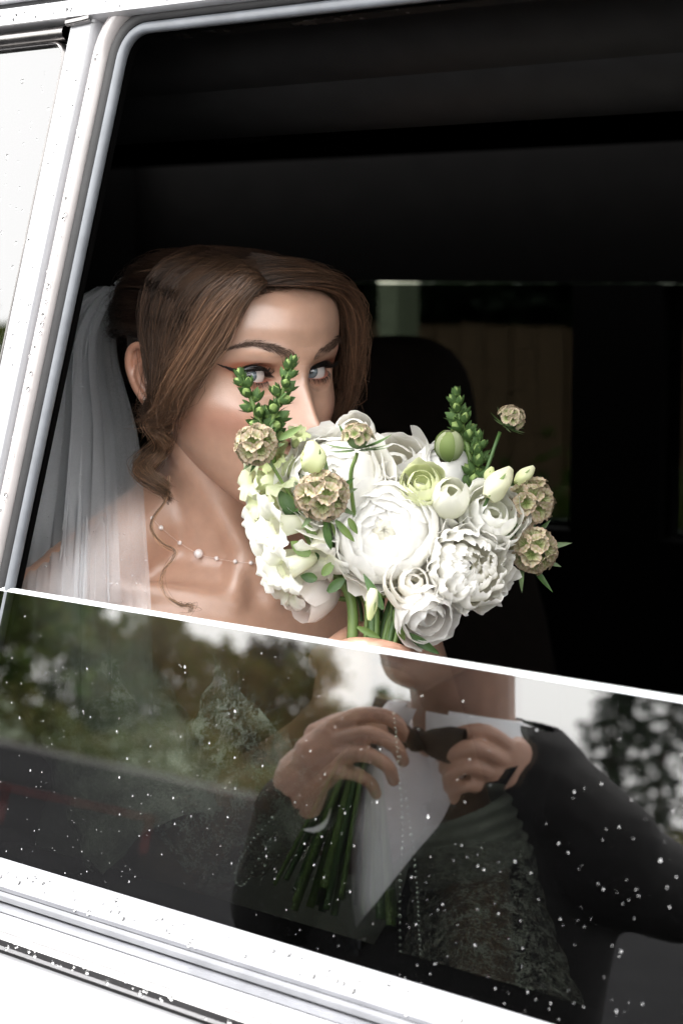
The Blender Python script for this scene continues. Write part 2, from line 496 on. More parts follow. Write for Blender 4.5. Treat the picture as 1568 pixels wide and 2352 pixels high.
# far side: lower trim, pillars, header, windows
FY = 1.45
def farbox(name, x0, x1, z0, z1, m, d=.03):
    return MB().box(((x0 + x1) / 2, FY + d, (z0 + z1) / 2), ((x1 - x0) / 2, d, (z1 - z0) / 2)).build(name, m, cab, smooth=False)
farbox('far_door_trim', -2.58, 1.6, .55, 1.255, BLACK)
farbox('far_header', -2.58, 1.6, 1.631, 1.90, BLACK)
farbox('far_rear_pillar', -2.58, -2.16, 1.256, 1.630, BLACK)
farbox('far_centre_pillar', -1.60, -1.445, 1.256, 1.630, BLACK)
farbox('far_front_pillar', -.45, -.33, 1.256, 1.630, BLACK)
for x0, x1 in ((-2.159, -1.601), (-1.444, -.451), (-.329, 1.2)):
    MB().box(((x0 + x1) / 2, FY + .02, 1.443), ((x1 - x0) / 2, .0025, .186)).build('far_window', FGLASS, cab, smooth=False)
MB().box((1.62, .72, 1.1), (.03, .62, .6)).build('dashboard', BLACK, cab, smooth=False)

def cushion(name, c, h, A, m, parent, p=3.2):
    mb = MB(); nu, nv = 28, 18
    P = np.zeros((nv + 1, nu, 3))
    for j in range(nv + 1):
        t = -math.pi / 2 + math.pi * j / nv
        for i in range(nu):
            a = 2 * math.pi * i / nu
            f = lambda x: math.copysign(abs(x) ** (2 / p), x)
            q = np.array([f(math.cos(t)) * f(math.cos(a)) * h[0], f(math.cos(t)) * f(math.sin(a)) * h[1], f(math.sin(t)) * h[2]])
            P[j, i] = np.asarray(c) + q @ A
    mb.grid(P, closev=True)
    return mb.build(name, m, parent)
def axes(rz=0, ry=0):
    Mx = Matrix.Rotation(rz, 3, 'Z') @ Matrix.Rotation(ry, 3, 'Y')
    return np.array(Mx.transposed())
def seat(name, x, y, lean, wid):
    s = empty(name, (x, y, .6)); s.parent = cab; s.location = Vector((x, y, .6)) - Vector((-.6, .7, .6))
    A = axes(0, -lean)
    cushion('seat_cushion', (x + .26, y, .92), (.27, wid, .09), np.eye(3), SEATM, s)
    cushion('seat_back', (x - .06, y, 1.17), (.075, wid, .30), A, SEATM, s)
    return s
s1 = seat('rear_seat', -1.42, .62, .28, .56)
cushion('headrest', (-1.58, 1.0, 1.465), (.055, .15, .10), axes(0, -.2), SEATM, s1, 2.6)
s2 = seat('front_seat', -.40, .40, .22, .25)
cushion('headrest', (-.56, .40, 1.56), (.05, .13, .09), axes(0, -.15), SEATM, s2, 2.6)
s3 = seat('front_seat', -.40, 1.08, .22, .25)
cushion('headrest', (-.56, 1.08, 1.56), (.05, .13, .09), axes(0, -.15), SEATM, s3, 2.6)

# front of the car, outside the frame on the right
front = empty('front_body', (1.0, 0, .6)); front.parent = car; front.location = Vector((1.0, 0, .6)) - car.location
hstrip('front_door_skin', [(-.4795, .012), (-.4835, .028), (-.60, .034), (-.85, .05), (-1.0, .055), (-1.15, .05), (-1.15, 0), (-.4795, 0)], W_PAINT, front, u0=.416, u1=1.5)
hstrip('front_pillar', [(-.48, -.03), (-.48, .01), (.188, .004), (.188, -.03)], W_PAINT, front, u0=.425, u1=.50)
hstrip('front_fender', [(-.46, -.2), (-.47, .0), (-.50, .03), (-.85, .05), (-1.0, .055), (-1.15, .05), (-1.15, -.2)], W_PAINT, front, u0=1.505, u1=2.6)
MB().box((2.05, .72, 1.13), (.56, .60, .05)).build('bonnet', W_PAINT, front, smooth=False)
MB().box((2.62, .72, .85), (.02, .66, .3)).build('front_grille', TRIMG, front, smooth=False)
MB().box((-2.64, .72, 1.2), (.015, .70, .68)).build('rear_door_panel', W_PAINT, rear, smooth=False)
MB().box((-.02, 1.53, .9), (2.6, .015, .36)).build('far_side_skin', W_PAINT, rear, smooth=False)
MB().box((-.0, .72, .49), (2.55, .62, .02)).build('underbody', BLACK, front, smooth=False)
for wx in (-1.95, 2.0):
    for wy in (.12, 1.33):
        wh = empty('wheel', (wx, wy, .36)); wh.parent = car; wh.location = Vector((wx, wy, .36)) - car.location
        P = []
        for a in np.linspace(0, 2 * math.pi, 33)[:-1]:
            P.append([(wx + math.cos(a) * r, wy + yy, .36 + math.sin(a) * r) for r, yy in ((.22, -.1), (.34, -.1), (.36, -.06), (.36, .06), (.34, .1), (.22, .1))])
        MB().grid(np.array(P), closeu=True).build('tyre', TYRE, wh)
        P = []
        for a in np.linspace(0, 2 * math.pi, 33)[:-1]:
            P.append([(wx + math.cos(a) * r, wy + yy, .36 + math.sin(a) * r) for r, yy in ((.001, -.08), (.08, -.085), (.16, -.05), (.225, -.09), (.225, .09))])
        MB().grid(np.array(P), closeu=True).build('rim', STEEL, wh)
# ------------------------------------------------------------------ ground and surroundings
ASPH = mat('wet_asphalt', (.020, .020, .0215), 1.0, 0, vary=.3, vscale=1.5, bump=.5, bscale=60, spec=.02)
GRASSM = mat('grass_ground', (.05, .075, .025), .9, 0, vary=.4, vscale=2, bump=.5, bscale=30)
KERBM = mat('kerb_stone', (.30, .29, .28), .8, 0, vary=.2, vscale=8, bump=.3, bscale=60)
BARK = mat('bark', (.075, .058, .045), .9, 0, vary=.4, vscale=20, bump=.6, bscale=40)
LEAF_A = mat('green_leaves', (.075, .140, .025), .55, 0, c2=(.17, .20, .045), vscale=1.3, translucent=.45)
LEAF_B = mat('olive_leaves', (.18, .15, .04), .55, 0, c2=(.10, .14, .03), vscale=1.3, translucent=.45)
LEAF_C = mat('dark_needles', (.018, .032, .018), .6, 0, c2=(.03, .045, .02), vscale=2, translucent=.15)
PLANK = mat('brown_fence_boards', (.19, .105, .065), .75, 0, vary=.35, vscale=9, bump=.3, bscale=60)
PLASTER = mat('pale_plaster', (.52, .54, .42), .8, 0, vary=.1, vscale=12, bump=.2, bscale=80)
RED = mat('red_barrier_paint', (.13, .010, .010), .4, 0, vary=.15, vscale=15)
rng = np.random.default_rng(7)

g = MB().grid(np.array([[(x, y, -.004) for y in np.linspace(-300, 300, 7)] for x in np.linspace(-300, 300, 7)])).build('ground', GRASSM, smooth=False)
tag(g, kind='structure')
rd = MB().grid(np.array([[(x, y, 0.0) for y in np.linspace(-1, 1, 2)] for x in np.linspace(-1, 1, 2)]), )
# paved yard from the fence behind the car to the kerb far behind the photographer
KD = unit(np.array([math.cos(R_(40)), -math.sin(R_(40)), 0]))        # kerb direction
KO = np.array([-math.sin(R_(40)), -math.cos(R_(40)), 0]) * 50
rd = MB().add([KO - KD * 90, KO + KD * 90, np.array([75, 4.2, 0]), np.array([-75, 4.2, 0])], [(0, 1, 2, 3)])
tag(rd.build('road', ASPH, smooth=False), kind='structure')
kb = MB()
kb.box(KO + np.array([0, 0, .05]) + unit(KO) * .1, (88, .1, .07), np.array([KD, unit(KO), (0, 0, 1)]))
tag(kb.build('kerb', KERBM, smooth=False), kind='structure')

def leaf_cloud(C, n, size, flat=.6, seed=0):
    """n small folded leaf faces round the centres C"""
    r = np.random.default_rng(seed)
    mb = MB()
    idx = r.integers(0, len(C), n)
    V = np.zeros((n, 4, 3))
    d = r.normal(size=(n, 3)); d /= np.linalg.norm(d, axis=1)[:, None]
    e = r.normal(size=(n, 3)); e -= d * (e * d).sum(1)[:, None]; e /= np.linalg.norm(e, axis=1)[:, None]
    s = size * (.6 + .8 * r.random(n))[:, None]
    P = C[idx]
    V[:, 0] = P - d * s; V[:, 1] = P + e * s * .45; V[:, 2] = P + d * s; V[:, 3] = P - e * s * .45
    fs = [(4 * i, 4 * i + 1, 4 * i + 2, 4 * i + 3) for i in range(n)]
    return mb.add(V.reshape(-1, 3), fs)
def tree(name, base, h, wd, m, label, cat, group, seed, conif=False, n=14000, leaf=.11):
    r = np.random.default_rng(seed)
    base = np.asarray(base, float)
    t = empty(name, base, label, cat, group)
    mb = MB()
    tr = [base + np.array([0, 0, -.1]), base + np.array([.05, .03, h * .3]), base + np.array([-.05, .06, h * .6]), base + np.array([0, 0, h * .93])]
    mb.tube(bez(tr, 10), np.linspace(h * .022, h * .005, 10), 8)
    C = []
    if conif:
        for k in range(70):
            f = (k + .5) / 70
            z = h * (.06 + .92 * f); rad = wd * .5 * (1 - f) ** .85 + .05
            a = k * 2.4 + r.random() * .5
            tip = base + np.array([math.cos(a) * rad, math.sin(a) * rad, z - rad * .25])
            root = base + np.array([0, 0, z])
            mb.tube([root, (root + tip) / 2 + np.array([0, 0, .03]), tip], [h * .004, h * .003, .004], 4)
            for q in np.linspace(.15, 1, 9):
                C.append(root * (1 - q) + tip * q + r.normal(size=3) * .05)
                C.append(root * (1 - q) + tip * q + r.normal(size=3) * .12 * np.array([1, 1, .4]))
    else:
        for k in range(34):
            f = .10 + .87 * r.random()
            a = r.random() * 6.283
            rad = wd * .5 * (math.sin(math.pi * min(1, (f - .12) / .95)) ** .6) * (.55 + .5 * r.random())
            tip = base + np.array([math.cos(a) * rad, math.sin(a) * rad, h * f + .03 * h * r.random()])
            root = base + np.array([0, 0, h * max(.12, f - .28)])
            mb.tube(bez([root, (root + tip) / 2 + np.array([0, 0, .05 * h * r.random()]), tip], 6), np.linspace(h * .008, h * .002, 6), 5)
            cl = .10 * h * (.6 + .7 * r.random())
            for _ in range(26):
                C.append(tip + r.normal(size=3) * cl * np.array([.55, .55, .45]))
        for k in range(60):
            a = r.random() * 6.283; f = .15 + .83 * r.random()
            rad = wd * .42 * r.random() ** .5 * math.sin(math.pi * min(1, max(.05, f)))
            C.append(base + np.array([math.cos(a) * rad, math.sin(a) * rad, h * f]))
    mb.build('trunk', BARK, t)
    C = np.array(C)
    C = np.repeat(C, 3, 0) + r.normal(size=(len(C) * 3, 3)) * (.05 if conif else .10)
    o = leaf_cloud(C, n, leaf, seed=seed).build('crown', m, t, smooth=False)
    return t
def refl_dir(x, y):
    d = unit(ray(x, y)); d = d - 2 * (d @ GN) * GN
    return d
GR = 'trees beyond the road reflected in the door glass'
TL = [  # photo column, row of its top, width in metres, distance, material, kind
    (-40, 1310, 4.2, 54, LEAF_A, 0, 'broad green tree farthest left of the reflected tree line', 'wide_tree'),
    (150, 1372, 3.6, 57, LEAF_B, 0, 'olive tree with a full crown beside the farthest left reflected tree', 'leafy_tree'),
    (270, 1415, 2.2, 60, LEAF_A, 0, 'low green tree under a dip of sky in the reflected tree line', 'leafy_tree'),
    (400, 1432, 2.2, 56, LEAF_B, 0, 'rounded olive tree between two sky gaps of the reflected tree line', 'leafy_tree'),
    (520, 1515, 2.4, 60, LEAF_B, 0, 'lowest brown-green bush in the middle of the reflected tree line', 'leafy_bush'),
    (628, 1478, 1.7, 62, LEAF_C, 0, 'dark green tree with a ragged top reflected over the lace sleeve', 'leafy_tree'),
    (730, 1520, 1.8, 57, LEAF_B, 0, 'olive tree reflected just left of the groom\'s raised hand', 'leafy_tree'),
    (880, 1600, 1.8, 60, LEAF_A, 0, 'small green tree reflected against sky beside the groom\'s collar', 'leafy_tree'),
    (1000, 1640, 2.2, 62, LEAF_A, 0, 'green tree reflected behind the groom\'s neck', 'leafy_tree'),
    (1470, 1500, 4.4, 52, LEAF_C, 1, 'dark spruce reflected right of the groom\'s shoulder', 'spruce_tree'),
    (1600, 1470, 5.0, 56, LEAF_C, 1, 'dark spruce at the right end of the reflected tree line', 'spruce_tree'),
]
for i, (x, y, wd, dist, m, con, lab, nm) in enumerate(TL):
    d = refl_dir(x, y)
    hd = math.hypot(d[0], d[1])
    p = np.array([d[0] / hd, d[1] / hd, 0]) * dist
    o0 = np.array([-.8, 0, 0])
    h = 1.45 + d[2] / hd * dist + .25
    tree(nm, p + o0, h, wd, m, lab, 'spruce' if con else ('bush' if 'bush' in nm else 'tree'), GR, 40 + i, bool(con), leaf=.09 if con else .12)
ug = np.random.default_rng(66)
tt = ug.uniform(-30, 30, 5000)
UC = KO[None] + KD[None] * tt[:, None] + unit(KO)[None] * ug.uniform(1.2, 3.5, 5000)[:, None] + np.stack([0 * tt, 0 * tt, ug.random(5000) * (1.2 + .5 * np.sin(tt * 1.3))], 1)
tag(leaf_cloud(np.repeat(UC, 3, 0) + ug.normal(size=(15000, 3)) * .10, 30000, .10, seed=8).build('undergrowth', LEAF_B, smooth=False), 'olive undergrowth along the far kerb below the reflected trees', 'undergrowth', kind='stuff')
# foliage seen reflected low at the left edge of the quarter window
for i, (x, y, dist, h, wd) in enumerate(((10, 760, 30, 11.5, 5.0),)):
    d = refl_dir(x, y); hd = math.hypot(d[0], d[1])
    tree('tall_tree', np.array([d[0] / hd * dist - 1.1, d[1] / hd * dist, 0]), 1.6 + d[2] / hd * dist, wd, LEAF_A, 'tall green tree reflected at the lower left edge of the rear quarter window', 'tree', None, 90 + i, n=9000, leaf=.13)
# red parking barrier
d = refl_dir(60, 1925); k = 20.0
p0 = np.array([d[0], d[1], 0]) / math.hypot(d[0], d[1]) * k
br = empty('parking_barrier', (p0[0], p0[1], 0), 'low red parking barrier reflected at the bottom left of the glass', 'barrier')
kx = np.array([math.cos(R_(42)), -math.sin(R_(42)), 0])
MB().tube([p0 - kx * 3 + np.array([0, 0, .36]), p0 + kx * .62 + np.array([0, 0, .36])], .013, 8).build('rail', RED, br)
for s in (-2.6, -1.0, .55):
    MB().tube([p0 + kx * s + np.array([0, 0, .0]), p0 + kx * s + np.array([0, 0, .39])], .018, 8).build('post', RED, br)

hd_ = np.random.default_rng(77)
HC = np.stack([hd_.uniform(-9, 3, 2500), hd_.uniform(6.4, 7.4, 2500), hd_.uniform(0, 3.4, 2500)], 1)
tag(leaf_cloud(np.repeat(HC, 4, 0) + hd_.normal(size=(10000, 3)) * .12, 26000, .13, seed=5).build('hedge', LEAF_C, smooth=False), 'dense dark evergreen hedge growing behind the board fence', 'hedge', kind='stuff')
# board fence and shrubs on the far side of the car, seen through the cabin
fx0 = -6.6
fe = empty('board_fence', (-5, 5.0, 0), 'brown vertical board fence seen through the far car windows', 'fence')
shared = MB().box((0, 0, 0), (.058, .011, .71)).mesh('plank', False); shared.materials.append(PLANK)
for i in range(44):
    o = bpy.data.objects.new('plank', shared); col.objects.link(o); o.parent = fe
    o.location = Vector((fx0 + i * .123 + 5, float(rng.normal() * .004), .73 + float(rng.normal() * .006)))
MB().box((-3.9, 5.04, .45), (2.75, .02, .04)).build('rail', PLANK, fe, smooth=False)
MB().box((-3.9, 5.04, 1.15), (2.75, .02, .04)).build('rail', PLANK, fe, smooth=False)
q = at(915, 700, 5.6)
ps = MB(); ps.box((q[0], q[1], 1.04), (.035, .05, 1.04)); ps.box((q[0], q[1], 2.1), (.045, .06, .02))
tag(ps.build('post', PLASTER, smooth=False), 'pale painted post standing in front of the board fence', 'post')
for i, (x, dd, h, wd, lab) in enumerate(((1240, 5.3, .95, .7, 'low dark green shrub in front of the board fence'), (1545, 5.0, 1.05, .8, 'green shrub beyond the far front window'))):
    q = at(x, 900, dd)
    tree('shrub', (q[0], q[1], 0), h, wd, LEAF_A, lab, 'shrub', None, 120 + i, n=3500, leaf=.03)
for i, (x, y, h, wd, lab) in enumerate(((-5.6, 8.0, 6.0, 4.0, 'dark tree behind the left stretch of the board fence'), (-3.2, 7.5, 6.5, 4.2, 'dark tree behind the middle of the board fence'), (-.8, 8.2, 6.2, 4.2, 'dark tree behind the right end of the board fence'))):
    tree('garden_tree', (x, y, 0), h, wd, LEAF_C, lab, 'tree', 'trees behind the fence', 140 + i, n=9000, leaf=.14)
# ------------------------------------------------------------------ the bride
def fast_mesh(name, V, F):                            # F: (n, 3|4) int array
    me = bpy.data.meshes.new(name)
    n, k = F.shape
    me.vertices.add(len(V)); me.vertices.foreach_set('co', np.ascontiguousarray(V, dtype=np.float32).ravel())
    me.loops.add(n * k); me.loops.foreach_set('vertex_index', np.ascontiguousarray(F, dtype=np.int32).ravel())
    me.polygons.add(n)
    me.polygons.foreach_set('loop_start', np.arange(0, n * k, k, dtype=np.int32))
    me.polygons.foreach_set('use_smooth', np.ones(n, dtype=bool))
    me.update(calc_edges=True)
    return me
def grid_faces(a, b, closev=False):
    i = np.arange(a - 1)[:, None]; j = np.arange(b if closev else b - 1)[None, :]
    j2 = (j + 1) % b
    return np.stack([i * b + j + 0 * j2, i * b + j2, (i + 1) * b + j2, (i + 1) * b + j], -1).reshape(-1, 4)
def gau(x, z, cx, cz, sx, sz):
    return np.exp(-((x - cx) / sx) ** 2 - ((z - cz) / sz) ** 2)

# head tables, metres from the middle of the head at eye height
TZ = np.array([-.1205, -.1195, -.117, -.111, -.102, -.090, -.075, -.058, -.040, -.020, 0, .020, .040, .060, .078, .092, .102, .109, .1125, .1135])
TF = np.array([.040, .058, .0735, .0845, .0885, .0880, .0895, .0895, .0885, .0870, .0868, .0925, .0935, .0890, .0790, .0650, .0500, .0330, .0160, .002])
TB = np.array([.020, .025, .030, .036, .044, .054, .064, .074, .084, .092, .098, .1005, .1010, .0980, .0910, .0790, .0640, .0440, .0220, .002])
TW = np.array([.004, .013, .0235, .0345, .0440, .0520, .0590, .0640, .0680, .0705, .0720, .0730, .0725, .0700, .0640, .0545, .0430, .0285, .0140, .002])
ZZ = np.concatenate([np.linspace(-.1205, -.1195, 3)[:-1], np.linspace(-.1195, -.024, 62)[:-1], np.linspace(-.024, .030, 104)[:-1], np.linspace(.030, .109, 46)[:-1], np.linspace(.109, .1135, 8)])
EX, EYE_R = .0310, .0121
EYC = {}
def almond(e):
    c = -.0020 + (e + .0158) / .0316 * .0042
    q = np.clip(1 - (np.abs(e) / .0158) ** 2, 0, None)
    up = c + .0066 * q ** .75 * (1 - 6 * e)
    lo = c - .0040 * q ** .85 * (1 + 10 * e)
    return up, lo
def smooth_interp(z, T):
    k = np.arange(-2, 3)[:, None] * .0022
    w_ = np.array([1, 4, 6, 4, 1.])[:, None] / 16
    return (np.interp(np.clip(z[None] + k, TZ[0], TZ[-1]), TZ, T) * w_).sum(0)
def head_surface(phi, zf, detail=True, off=0.0):
    """phi (n,), zf (m,) -> points (m, n, 3) and vertex colours"""
    f, b, w_ = (smooth_interp(zf, T) for T in (TF, TB, TW))
    edge = (zf < -.1185) | (zf > .108)
    for arr, T in ((f, TF), (b, TB), (w_, TW)): arr[edge] = np.interp(zf[edge], TZ, T)
    zb = np.where(zf > -.02, zf, -.02 + (zf + .02) * .45)
    c, s = np.cos(phi)[None], np.sin(phi)[None]
    nn = 2.25
    sg = lambda q: np.sign(q) * np.abs(q) ** (2 / nn)
    x = (w_[:, None] + off) * sg(c)
    y = np.where(s > 0, f[:, None] + off, b[:, None] + off) * sg(s)
    k = sst(-1, 1, s)
    z = zf[:, None] * k + zb[:, None] * (1 - k) + off * np.sign(zf)[:, None] * np.abs(zf)[:, None] / .11
    fr = sst(.0, .5, s) * np.ones_like(z)
    C = np.ones(x.shape + (3,)) * np.array([.505, .302, .216])
    if not detail: return np.stack([x, y, z], -1), C
    ax = np.abs(x)
    d = np.zeros_like(x)
    # nose
    hz = np.interp(z, [-.058, -.052, -.0485, -.0445, -.0395, -.0335, -.026, -.014, -.003, .006, .016, .026], [0, .0030, .0100, .0235, .0310, .0295, .0235, .0160, .0095, .0055, .0020, 0])
    sx = np.interp(z, [-.055, -.042, -.034, -.02, 0, .02], [.0130, .0130, .0115, .0102, .0090, .012])
    d += hz * np.exp(-np.abs(x / sx) ** 2.0)
    d += .0080 * gau(ax, z, .0138, -.0435, .0060, .0066)
    d -= .0045 * gau(ax, z, .0068, -.0525, .0032, .0022)
    d -= .0016 * gau(ax, z, .0175, -.040, .004, .008)
    # brow, sockets, cheeks, temples
    d += .0030 * gau(ax, z, .030, .021, .020, .007)
    d -= .0072 * gau(ax, z, EX - .001, .000, .0155, .0115)
    d -= .0040 * gau(ax, z, .0165, .004, .006, .010)
    d -= .0018 * gau(ax, z, .024, -.020, .012, .006)
    d += .0054 * gau(ax, z, .046, -.031, .021, .017)
    d -= .0022 * gau(ax, z, .043, -.066, .016, .018)
    d += .0025 * gau(x, z, 0, .050, .035, .022)
    # mouth, chin
    d += .0058 * gau(x, z, 0, -.0668, .0175, .0048) + .0066 * gau(x, z, 0, -.0790, .0165, .0055)
    d -= .0045 * gau(x, z, 0, -.0728, .020, .0017)
    d -= .0012 * gau(x, z, 0, -.058, .0035, .006)
    d -= .0034 * gau(x, z, 0, -.0900, .018, .005)
    d += .0052 * gau(x, z, 0, -.1040, .017, .011)
    y = y + d * fr
    x = x + np.sign(x) * .0035 * gau(ax, z, .062, -.024, .014, .016) * sst(-.2, .4, s)
    ax = np.abs(x)
    lash = np.zeros_like(x)
    for side in (-1, 1):
        ye = .0630
        EYC[side] = np.array([side * EX, ye, 0.0])
        e = side * x - EX
        q = (e / .0178) ** 2 + (z / .0120) ** 2
        wl = (1 - sst(.5, 1.35, q)) * (side * x > 0) * (y > 0)
        yl = ye + np.sqrt(np.clip(.0137 ** 2 - (e * .93) ** 2 - z ** 2, 0, None))
        y = np.where(wl > 0, y * (1 - wl) + np.maximum(yl, y - .006) * wl, y)
        up, lo = almond(e)
        inr = (np.abs(e) < .0158) & (side * x > 0) & (y > 0)
        m = np.minimum(up - z, z - lo)
        mask = sst(-.0001, .0005, m) * inr
        y = y - .0105 * mask
        cre = np.exp(-((z - up - .0040) / .0009) ** 2) * (1 - sst(.008, .015, np.abs(e + .001))) * (side * x > 0) * (y > 0)
        y = y - .0013 * cre
        # make-up
        fm = (side * x > 0) * (y > 0)
        over = sst(.0, .002, z - lo)
        sh = np.exp(-((e - .004) / .0155) ** 2 - ((z - .0075) / .0068) ** 2) * over * fm
        sh2 = np.exp(-((e - .014) / .012) ** 2 - ((z - .0075) / .0062) ** 2) * fm
        und = np.exp(-((e - .006) / .012) ** 2 - ((z + .006) / .0028) ** 2) * fm
        a = np.clip(1.15 * sh + .95 * sh2 + .55 * und, 0, .93)[..., None]
        C = C * (1 - a) + np.array([.27, .085, .042]) * a
        hi = (np.exp(-((e - .003) / .016) ** 2 - ((z - .0165) / .0030) ** 2) * fm * .5)[..., None]
        C = C * (1 - hi) + np.array([.62, .42, .33]) * hi
        bl = (np.exp(-((e - .020) / .020) ** 2 - ((z + .036) / .015) ** 2) * fm * .55)[..., None]
        C = C * (1 - bl) + np.array([.54, .235, .165]) * bl
        th = np.interp(e, [-.0145, -.008, .004, .0145], [.0008, .0022, .0036, .0046])
        ln = (z > up - .0010) & (z < up + th) & (np.abs(e) < .0150)
        wing0 = .0008 + (e - .010) * .46
        wt = np.interp(e, [.010, .014, .0290], [.0042, .0036, .0004])
        ln |= (e > .0105) & (e < .0290) & (z > wing0 - wt * .35) & (z < wing0 + wt)
        ln &= fm.astype(bool)
        C[ln] = np.array([.006, .005, .005])
        tl = (np.abs(z - lo) < .0006) & (np.abs(e) < .0145) & fm.astype(bool)
        C[tl] = np.array([.42, .17, .12])
        bz = np.interp(side * x, [.010, .016, .026, .039, .047, .056], [.0178, .0198, .0245, .0292, .0282, .0235])
        bt = np.interp(side * x, [.0095, .0125, .026, .039, .050, .057], [.0016, .0044, .0048, .0036, .0022, .0005])
        br = np.exp(-np.abs((z - bz) / (bt + 1e-5)) ** 2.4) * (side * x > .0095) * (side * x < .057) * (y > 0)
        a = (br * .5)[..., None]
        C = C * (1 - a) + np.array([.085, .048, .035]) * a
    lip = np.clip(gau(x, z, 0, -.0668, .021, .0052) * 1.4 + gau(x, z, 0, -.0790, .019, .0058) * 1.4, 0, 1)[..., None] * fr[..., None]
    lip = sst(.45, .7, lip)
    C = C * (1 - lip) + np.array([.50, .18, .16]) * lip
    nos = np.clip(gau(ax, z, .0066, -.0522, .0036, .0020) * 1.6, 0, 1)[..., None] * fr[..., None]
    C = C * (1 - nos) + np.array([.10, .03, .02]) * nos
    return np.stack([x, y, z], -1), C

# pose of the head
HD = 1.597
H0 = at(540, 829, HD)
ch = CAM - H0; ch[2] = 0; ch = unit(ch)
rh = unit(np.cross((0, 0, 1), ch)) * 1.0              # to the right in the photograph
if rh @ RT < 0: rh = -rh
FYAW, FPITCH, FROLL = R_(36), R_(7), R_(1.0)
hf = math.cos(FYAW) * ch + math.sin(FYAW) * rh        # where the face points
hx = math.cos(FYAW) * rh - math.sin(FYAW) * ch        # her left
hz_ = np.array([0, 0, 1.0])
hf2 = hf * math.cos(FPITCH) - hz_ * math.sin(FPITCH)
hz2 = hz_ * math.cos(FPITCH) + hf * math.sin(FPITCH)
hx2 = hx * math.cos(FROLL) + hz2 * math.sin(FROLL)
hz2 = -np.cross(hx2, hf2)
HA = np.array([hx2, hf2, hz2])                        # rows: head axes
HS = 1.0
def HW(p):
    p = np.array(p, float) * HS
    z = p[..., 2]
    dz = np.clip(z - .045, 0, None)
    p[..., 2] = np.where(z > .045, .045 + .062 * (1 - np.exp(-dz / .062)), z)      # a low crown
    return H0 + p @ HA

ph_front = np.linspace(-.30, math.pi + .30, 250)
ph_back = np.linspace(math.pi + .30, 2 * math.pi - .30, 60)[1:-1]
PHI = np.concatenate([ph_front, ph_back])
# more columns where the face is: equal steps in x
xs_ = np.linspace(-1, 1, 190) * .985
pf = np.arccos(np.sign(-xs_) * np.abs(xs_) ** (2.25 / 2)) if False else np.arccos(-np.sign(xs_) * np.abs(xs_) ** 1.125)
PHI = np.unique(np.concatenate([pf, np.linspace(-.30, .22, 12) % (2 * math.pi), np.linspace(math.pi - .22, math.pi + .30, 12), ph_back]))
hp, hc = head_surface(PHI, ZZ)
HM, HN = hp.shape[:2]

# body: overlapping muscles -> one surface
TA = R_(-24)
tf = np.array([math.cos(TA), math.sin(TA), 0]); tr = np.array([math.sin(TA), -math.cos(TA), 0])
def TB_(f, r, z):
    return H0 + tf * f + tr * r + np.array([0, 0, z])
bb = MB()
nk0 = HW((0, -.012, -.060)); nk1 = TB_(-.040, 0, -.165)
bb.cone(nk0, nk1, .0505, .0545, 20)
bb.cone(HW((0, -.02, -.03)), nk0, .055, .0505, 20)
for s in (-1, 1):
    bb.cone(TB_(-.045, s * .030, -.120), TB_(-.035, s * .130, -.182), .036, .036)
    bb.cone(TB_(-.035, s * .115, -.180), TB_(-.030, s * .152, -.205), .040, .044)
    bb.cone(TB_(.034, s * .016, -.200), TB_(-.004, s * .125, -.180), .0115, .0105)
    bb.cone(HW((s * .052, -.018, -.050)), TB_(.030, s * .014, -.190), .0150, .0105)
    bb.ell(TB_(.045, s * .075, -.36), (.085, .075, .08))
bb.ell(TB_(-.03, 0, -.34), (.10, .150, .19), np.array([tf, tr, (0, 0, 1)]), 28, 18)
bb.ell(TB_(-.012, 0, -.255), (.068, .145, .085), np.array([tf, tr, (0, 0, 1)]), 28, 18)
bb.ell(TB_(-.04, 0, -.62), (.105, .145, .22), np.array([tf, tr, (0, 0, 1)]), 28, 18)
# arms: the near one bends up to the bouquet
HAND = at(862, 1568, 1.448)                            # where the stems are gripped
STEM_D = unit(at(885, 1290, 1.46) - at(770, 1960, 1.40))
el_r = at(395, 1960, 1.470); wr_r = HAND + np.array([-.062, -.002, -.055])
el_l = TB_(.02, -.22, -.46); wr_l = TB_(.24, -.12, -.60)
sh_r = TB_(-.030, .150, -.208); sh_l = TB_(-.030, -.150, -.208)
for sh, el, wr in ((sh_r, el_r, wr_r), (sh_l, el_l, wr_l)):
    bb.cone(sh, el, .042, .034); bb.cone(el, wr, .034, .0225)
# lap and legs under the dress
hip = TB_(-.06, 0, -.80)
bme = remeshed(bb, .0042, 8, .5, 'bride')
bv = verts_of(bme)
